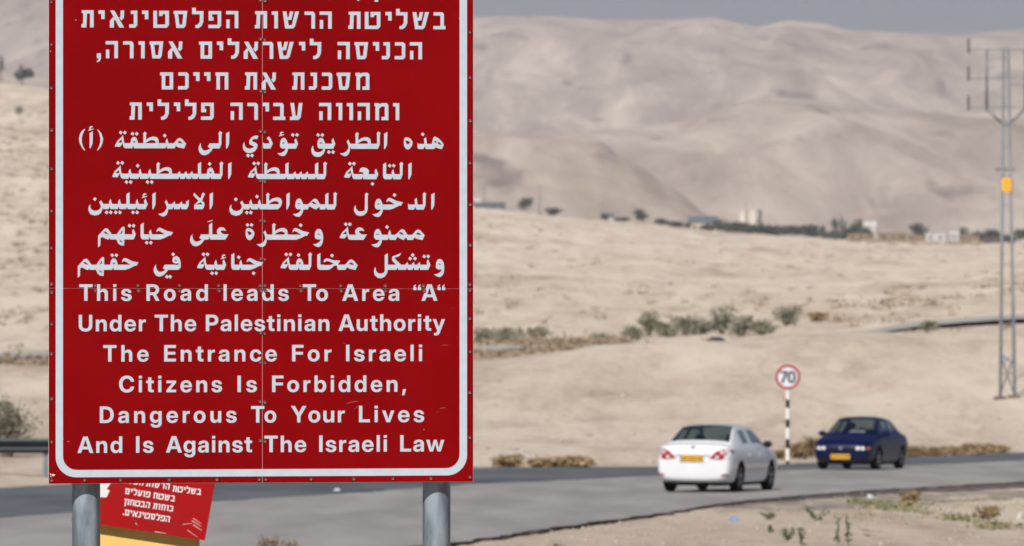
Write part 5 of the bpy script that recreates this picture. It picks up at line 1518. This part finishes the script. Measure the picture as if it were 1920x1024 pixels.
for k, (px, py, w, h, dd, lb) in enumerate(TR):
    s_ = dd / F
    b = on_ground(px, dd, -.1)
    htop = at(px, py - h, dd).z - b.z
    hh = max(h * s_ * 1.1, htop * 1.08)
    plant("tree", lb, "tree", b, w * s_, hh, 420, max(.16, w * s_ * .07), M_DARK, 120 + k, "dark trees along the plateau edge", lumps=6, trunk=hh * .18, bottom=.08)

# ------------------------------------------------------------------ buildings along the plateau edge
M_DOOR = mat("dark_opening", (0.03, 0.032, 0.035), .7, vary=.2)
def building(name, label, cat, px0, px1, py0, py1, dd, wall, roof, depth=5.0, pitched=False, nwin=2, group="low buildings along the plateau edge"):
    s_ = dd / F
    pxm = (px0 + px1) / 2
    b = on_ground(pxm, dd, -.1)
    w = (px1 - px0) * s_
    h = at(pxm, py0, dd).z - b.z
    o = thing(name, label, cat, b, group=group)
    bm = bmesh.new()
    box(bm, -w / 2, w / 2, 0, depth, -.5, h)
    from_bm("wall", bm, wall, o)
    bm = bmesh.new()
    if pitched:
        e = .25
        v = [(-w / 2 - e, -e, h), (w / 2 + e, -e, h), (w / 2 + e, depth + e, h), (-w / 2 - e, depth + e, h), (-w / 2 - e, depth / 2, h + .3 * depth), (w / 2 + e, depth / 2, h + .3 * depth)]
        vs = [bm.verts.new(p_) for p_ in v]
        for f in ((0, 1, 5, 4), (2, 3, 4, 5), (0, 4, 3), (1, 2, 5), (3, 2, 1, 0)):
            bm.faces.new([vs[i] for i in f])
    else:
        box(bm, -w / 2 - .12, w / 2 + .12, -.12, depth + .12, h + .003, h + .22)
    from_bm("roof", bm, roof, o)
    for k in range(nwin):
        x = -w / 2 + w * (k + .5) / nwin
        ww = min(.35, w / nwin * .16)
        bm = bmesh.new()
        box(bm, x - ww, x + ww, -.03, .05, h * .42, h * .75)
        from_bm("window", bm, M_DOOR, o)
    return o
M_SHED = mat("blue_grey_shed_sheet", (0.075, 0.10, 0.13), .7, vary=.15, scale=.6)
M_HOUSE = mat("whitewashed_wall", (0.44, 0.43, 0.42), .8, vary=.12, scale=.5)
M_TAN = mat("tan_wall", (0.40, 0.34, 0.27), .9, vary=.1, scale=.5)
M_SHACK = mat("brown_shack_board", (0.13, 0.085, 0.05), .9, color2=(.30, .22, .14), scale=.8)
M_CREAM = mat("cream_concrete", (0.46, 0.425, 0.35), .8, vary=.1, scale=.4)
building("shed", "long low blue grey shed at the plateau edge beside the big sign", "shed", 888, 948, 381, 393, 1545, M_SHED, M_SHED, 8, False, 4)
building("house", "white rounded hut above the left end of the long shed", "house", 870, 902, 371, 393, 1600, M_HOUSE, M_HOUSE, 5, False, 1)
building("house", "small white hut right of the low trees", "house", 1128, 1150, 408, 419, 1600, M_HOUSE, M_SHED, 4, True, 1)
building("house", "low white flat house behind the round tree", "house", 1245, 1275, 411, 428, 1680, M_TAN, M_HOUSE, 5, False, 2)
building("house", "long grey roofed house left of the cream towers", "house", 1294, 1345, 417, 434, 1660, M_TAN, M_SHED, 6, True, 3)
building("house", "pale pitched house right of the tallest dark tree", "house", 1620, 1642, 425, 446, 1660, M_HOUSE, M_HOUSE, 5, True, 1)
building("house", "wide white house left of the dark tree on the right", "house", 1736, 1772, 438, 450, 1600, M_HOUSE, M_HOUSE, 4, False, 2)
building("house", "small white hut right of the wide white house", "house", 1782, 1797, 440, 453, 1590, M_HOUSE, M_HOUSE, 3, True, 1)
building("house", "white hut between the pylon legs", "house", 1888, 1906, 443, 456, 1600, M_HOUSE, M_HOUSE, 3, False, 1)
for k, (a, b, t, lb) in enumerate(((1590, 1640, 439, "low brown shack under the tallest dark tree"), (1650, 1700, 438, "low brown shack left of the middle of the shanty row"),
                                   (1705, 1735, 441, "small brown shack in front of the white houses"), (1800, 1836, 442, "low brown shack at the right end of the row"))):
    building("shack", lb, "shack", a, b, t, 458, 1540 + 6 * k, M_SHACK, M_SHACK, 4, False, 3, "brown shacks at the plateau edge")
def tower(px0, px1, py0, dd, label):
    s_ = dd / F
    b = on_ground((px0 + px1) / 2, dd, -.1)
    r_ = (px1 - px0) * s_ / 2
    h = at(960, py0, dd).z - b.z
    o = thing("silo", label, "silo", b, group="cream silo towers")
    bm = bmesh.new()
    lathe(bm, [(r_, -.5), (r_, h)], 20)
    from_bm("wall", bm, M_CREAM, o, True)
    bm = bmesh.new()
    lathe(bm, [(r_ * 1.06, h), (r_ * 1.06, h + .2), (r_ * .2, h + r_ * .5)], 20)
    from_bm("roof", bm, M_CREAM, o)
tower(1386, 1402, 398, 1700, "left one of the two cream silo towers above the dark trees")
tower(1404, 1420, 396, 1705, "right one of the two cream silo towers above the dark trees")
# wooden and concrete poles
for k, (px, top, bot, dd, lb) in enumerate(((1012, 346, 396, 1560, "tall grey utility pole right of the dark round tree by the shed"), (1398, 380, 430, 1640, "grey utility pole in front of the cream towers"),
                                            (1130, 378, 410, 1600, "thin grey utility pole beside the small white hut"), (908, 350, 380, 1600, "thin grey utility pole above the long shed"))):
    b = on_ground(px, dd, -.3)
    h = at(px, top, dd).z - b.z
    o = thing("utility_pole", lb, "pole", b, group="utility poles along the plateau edge")
    bm = bmesh.new()
    tube(bm, [(0, 0, 0), (0, 0, h)], [.17, .10], 8)
    from_bm("pole", bm, M_PYL, o, True)
    bm = bmesh.new()
    box(bm, -.8, .8, -.06, .06, h - .6, h - .45)
    from_bm("crossarm", bm, M_PYL, o)
# the dark vehicle-like tarpaulins
def lump(name, label, cat, pos, w, dp, h, material, seed, n=10, group=None):
    rnd = random.Random(seed)
    bm = bmesh.new()
    bmesh.ops.create_icosphere(bm, subdivisions=3, radius=1.0)
    for v in bm.verts:
        q = 1 + .35 * noise.noise(v.co * 1.6 + Vector((seed, 0, 0))) + .15 * noise.noise(v.co * 4 + Vector((0, seed, 0)))
        v.co = Vector((v.co.x * w / 2 * q, v.co.y * dp / 2 * q, max(-.1, v.co.z) * h * q))
    o = from_bm(name, bm, material)
    o.location = pos
    return tag(o, label, cat, group)
lump("heap", "dark brown low heap on the plateau edge just left of the pylon legs", "heap", on_ground(1862, 1500), 42 / F * 1500, 4, 1.6, mat("dark_brown_tarpaulin", (.06, .04, .035), .8, vary=.3, scale=1), 3)
lump("heap", "small dark blue grey heap at the foot of the tallest grey green shrub", "heap", on_ground(1343, 352, .1), 34 / F * 350, .9, .30, mat("blue_tarpaulin", (.010, .014, .032), .8, vary=.3, scale=3), 5)

# ------------------------------------------------------------------ near verge: weeds, litter, stones
def weed(label, px, py, h_px, spread_px, seed, kind="upright"):
    rnd = random.Random(seed)
    b = onplane(px, py)
    b.z = ground(b.x, b.y)
    s_ = b.y / F
    o = thing("weed", label, "plant", b, group="green weeds on the near verge")
    bs, bl = bmesh.new(), bmesh.new()
    H, W = h_px * s_, spread_px * s_
    for k in range(3 if kind == "upright" else 6):
        if kind == "upright":
            e = Vector((rnd.uniform(-.25, .25) * W, rnd.uniform(-.1, .1) * W, H * rnd.uniform(.75, 1.05)))
        else:
            a = rnd.uniform(0, math.pi * 2)
            e = Vector((math.cos(a) * W * .55, math.sin(a) * W * .4, H * rnd.uniform(.5, 1)))
        tube(bs, [(0, 0, -.02), e * .5 + Vector((0, 0, .02)), e], [.006, .005, .002], 5)
        for j in range(22):
            t = rnd.uniform(.15, 1)
            leaf(bl, e * t + Vector((rnd.gauss(0, .022), rnd.gauss(0, .022), rnd.gauss(0, .015))), rnd.uniform(.012, .034), rnd, .6)
    from_bm("stem", bs, M_WEED, o)
    from_bm("foliage", bl, M_WEED, o)
weed("low spreading green weed right of the road edge, on bare soil", 1532, 978, 28, 46, 1, "low")
weed("tall thin green weed, left of an upright pair at the bottom", 1570, 1022, 60, 14, 2)
weed("tall thin green weed, right of an upright pair at the bottom", 1590, 1023, 60, 16, 3)
weed("green weed at the bottom edge left of the upright pair", 1502, 1023, 38, 20, 4)
weed("sparse small weed left of the bottom edge weed", 1478, 1014, 26, 24, 5, "low")
weed("tiny green weed right of the blue litter", 1441, 976, 14, 24, 6, "low")
weed("tiny weed low on the bare soil below the blue litter", 1444, 1000, 12, 6, 7)
for px, py, w, h, lb in ((505, 1052, 60, 46, "dry straw tuft at the bottom edge under the big sign"), (545, 1056, 50, 40, "brown grass tuft right of the straw tuft under the big sign"), (1044, 1045, 36, 24, "small dry tuft at the bottom edge right of the steel post")):
    b = onplane(px, py)
    s_ = b.y / F
    b.z = ground(b.x, b.y) + (.05 if px < 600 else 0)
    plant("grass_tuft", lb, "grass tuft", b, w * s_, h * s_, 260, .022, M_DRY, int(px), wiry=1)
b = onplane(1705, 952); b.z = ground(b.x, b.y)
plant("dry_bush", "dry reddish brown bush on the near verge at the edge of the gravel", "bush", b, 44 * b.y / F, 34 * b.y / F, 420, .03, M_DRY, 77, wiry=1)
b = onplane(1850, 975); b.z = ground(b.x, b.y)
plant("dry_bush", "faded brown low bush on the near verge near the right edge", "bush", b, 70 * b.y / F, 26 * b.y / F, 420, .03, M_DRY, 78, wiry=1)
# green ground plants in a loose drift
rnd = random.Random(9)
bm = bmesh.new()
path = [onplane(*q) for q in ((1600, 946), (1660, 954), (1720, 964), (1780, 974), (1840, 985), (1880, 993))]
for k in range(2600):
    i = min(len(path) - 2, int(rnd.random() ** 1.4 * (len(path) - 1)))
    q = path[i].lerp(path[i + 1], rnd.random())
    q = q + Vector((rnd.gauss(0, .16), rnd.gauss(0, 1.6 - .25 * i), 0))
    if noise.noise(Vector((q.x * 1.1, q.y * .35, 2))) < -.02:
        continue
    q.z = ground(q.x, q.y) + rnd.uniform(.0, .10)
    leaf(bm, q, rnd.uniform(.015, .05), rnd, .8)
structure(from_bm("ground_plants", bm, M_GRASS), "stuff")
bm = bmesh.new()
for k in range(5200):
    px, py = rnd.uniform(1560, 2000), rnd.uniform(932, 985)
    q = onplane(px, py)
    if noise.noise(Vector((q.x * .8, q.y * .25, 7))) < .0:
        continue
    q.z = ground(q.x, q.y) + rnd.uniform(0, .12)
    leaf(bm, q, rnd.uniform(.008, .028), rnd, 1)
structure(from_bm("dry_grass", bm, mat("straw_grass", (.22, .185, .115), .9, color2=(.38, .33, .225), scale=1.5)), "stuff")
# stones on the near verge and rubble on the slope
bm = bmesh.new()
def stone(bm, q, s_, rnd):
    c = bmesh.ops.create_icosphere(bm, subdivisions=1, radius=1.0)["verts"]
    for v in c:
        v.co = Vector((v.co.x * s_ * rnd.uniform(.7, 1.2), v.co.y * s_ * rnd.uniform(.7, 1.2), v.co.z * s_ * rnd.uniform(.4, .8))) + q
for k in range(1100):
    px, py = rnd.uniform(880, 2000), rnd.uniform(930, 1040)
    q = onplane(px, py)
    if inside(ROADPOLY, q.x, q.y):
        continue
    q.z = ground(q.x, q.y)
    stone(bm, q, rnd.choice((.012, .015, .02, .02, .03, .045)), rnd)
for k in range(700):
    d_ = rnd.uniform(160, 400)
    px = rnd.uniform(-200, 2100)
    x = (px - 960) / F * d_
    if inside(ROADPOLY, x, d_):
        continue
    stone(bm, Vector((x, d_, ground(x, d_))), rnd.choice((.05, .08, .1, .15)), rnd)
structure(from_bm("stones", bm, mat("desert_stone", (.28, .22, .165), .9, color2=(.42, .345, .27), scale=.8)), "stuff")
# low dry scrub dotted over the slopes
bm = bmesh.new()
for k in range(1500):
    d_ = 180 * (1500 / 180) ** rnd.random()
    px = rnd.uniform(-250, 2150)
    x = (px - 960) / F * d_
    if noise.noise(Vector((x / 40, d_ / 70, 3))) < -.05 + .2 * (d_ < 330) or inside(ROADPOLY, x, d_) or abs(d_ - 345) < 9:
        continue
    s_ = rnd.uniform(.14, .42) * (1 + d_ / 1000)
    q = Vector((x, d_, ground(x, d_)))
    for j in range(12):
        leaf(bm, q + Vector((rnd.gauss(0, .5) * s_, rnd.gauss(0, .5) * s_, abs(rnd.gauss(0, .3)) * s_)), s_ * .3, rnd)
for px0, px1, d0, d1, n_ in ((870, 1090, 318, 334, 130), (890, 1180, 354, 372, 110), (-60, 100, 318, 332, 60), (1040, 1180, 352, 366, 50), (1560, 1800, 372, 470, 60), (-80, 100, 420, 1350, 420), (1590, 1840, 1380, 1490, 160), (1840, 1960, 430, 620, 40)):
    for k in range(n_):
        d_ = rnd.uniform(d0, d1)
        x = (rnd.uniform(px0, px1) - 960) / F * d_
        q = Vector((x, d_, ground(x, d_)))
        s_ = rnd.uniform(.2, .5) * (1 + d_ / 1500)
        for j in range(12):
            leaf(bm, q + Vector((rnd.gauss(0, .6) * s_, rnd.gauss(0, .6) * s_, abs(rnd.gauss(0, .35)) * s_)), s_ * .3, rnd)
structure(from_bm("dry_scrub", bm, mat("dry_scrub_twigs", (.20, .15, .10), .95, color2=(.32, .25, .17), scale=.2)), "stuff")
# litter
b = onplane(1376, 977); b.z = ground(b.x, b.y)
lump("plastic_litter", "crumpled blue plastic bag lying on the near verge", "litter", b, .17, .1, .06, mat("blue_plastic", (.14, .23, .44), .4, vary=.3, scale=20), 8)
b = onplane(1632, 935); b.z = ground(b.x, b.y)
lump("plastic_litter", "scrap of white plastic at the road edge left of the reddish brown bush", "litter", b, .16, .12, .09, mat("white_plastic", (.42, .42, .43), .5, vary=.1, scale=20), 9)
b = onplane(632, 925, .055)
lump("plastic_litter", "scrap of white paper on the road under the big sign", "litter", b, .12, .2, .05, mat("white_paper", (.6, .6, .6), .7, vary=.1, scale=20), 10)
b = onplane(1912, 975); b.z = ground(b.x, b.y)
lump("plastic_litter", "pale plastic scrap near the right edge of the verge", "litter", b, .12, .2, .12, mat("pale_plastic", (.45, .44, .42), .6, vary=.1, scale=20), 11)

# a thin flat white sheet on the dashboard of the blue car
bm = bmesh.new()
box(bm, -.22, .22, -.16, .16, 0, .004)
o = from_bm("white_sheet", bm, mat("white_sheet_surface", (.75, .76, .78), .7, vary=.04, scale=9))
o.matrix_world = bc.matrix_basis @ Matrix.Translation((-.12, .93, .985)) @ Matrix.Rotation(R(-12), 4, 'X')
tag(o, "flat white sheet lying on the dashboard of the blue car", "paper")

# ------------------------------------------------------------------ the dusty air
HZ = 0.000095
hm = bpy.data.materials.new("dusty_air")
hm.use_nodes = True
nt = hm.node_tree
nt.nodes.clear()
o_ = nd(nt, "ShaderNodeOutputMaterial")
v_ = nd(nt, "ShaderNodeVolumePrincipled")
v_.inputs["Color"].default_value = (0.80, 0.82, 0.87, 1)
v_.inputs["Density"].default_value = HZ
v_.inputs["Anisotropy"].default_value = 0.2
nt.links.new(v_.outputs[0], o_.inputs["Volume"])
dg = bpy.context.evaluated_depsgraph_get()
lo, hi = 1e9, -1e9
for ob in COL.objects:
    if ob.type == 'MESH' and ob.parent is None:
        for v in ob.bound_box:
            z = (ob.matrix_world @ Vector(v)).z
            lo, hi = min(lo, z), max(hi, z)
bm = bmesh.new()
box(bm, -4200, 4200, -60, 8600, lo - 2.0, max(hi, 30) + 6)
structure(from_bm("haze", bm, hm), "stuff")
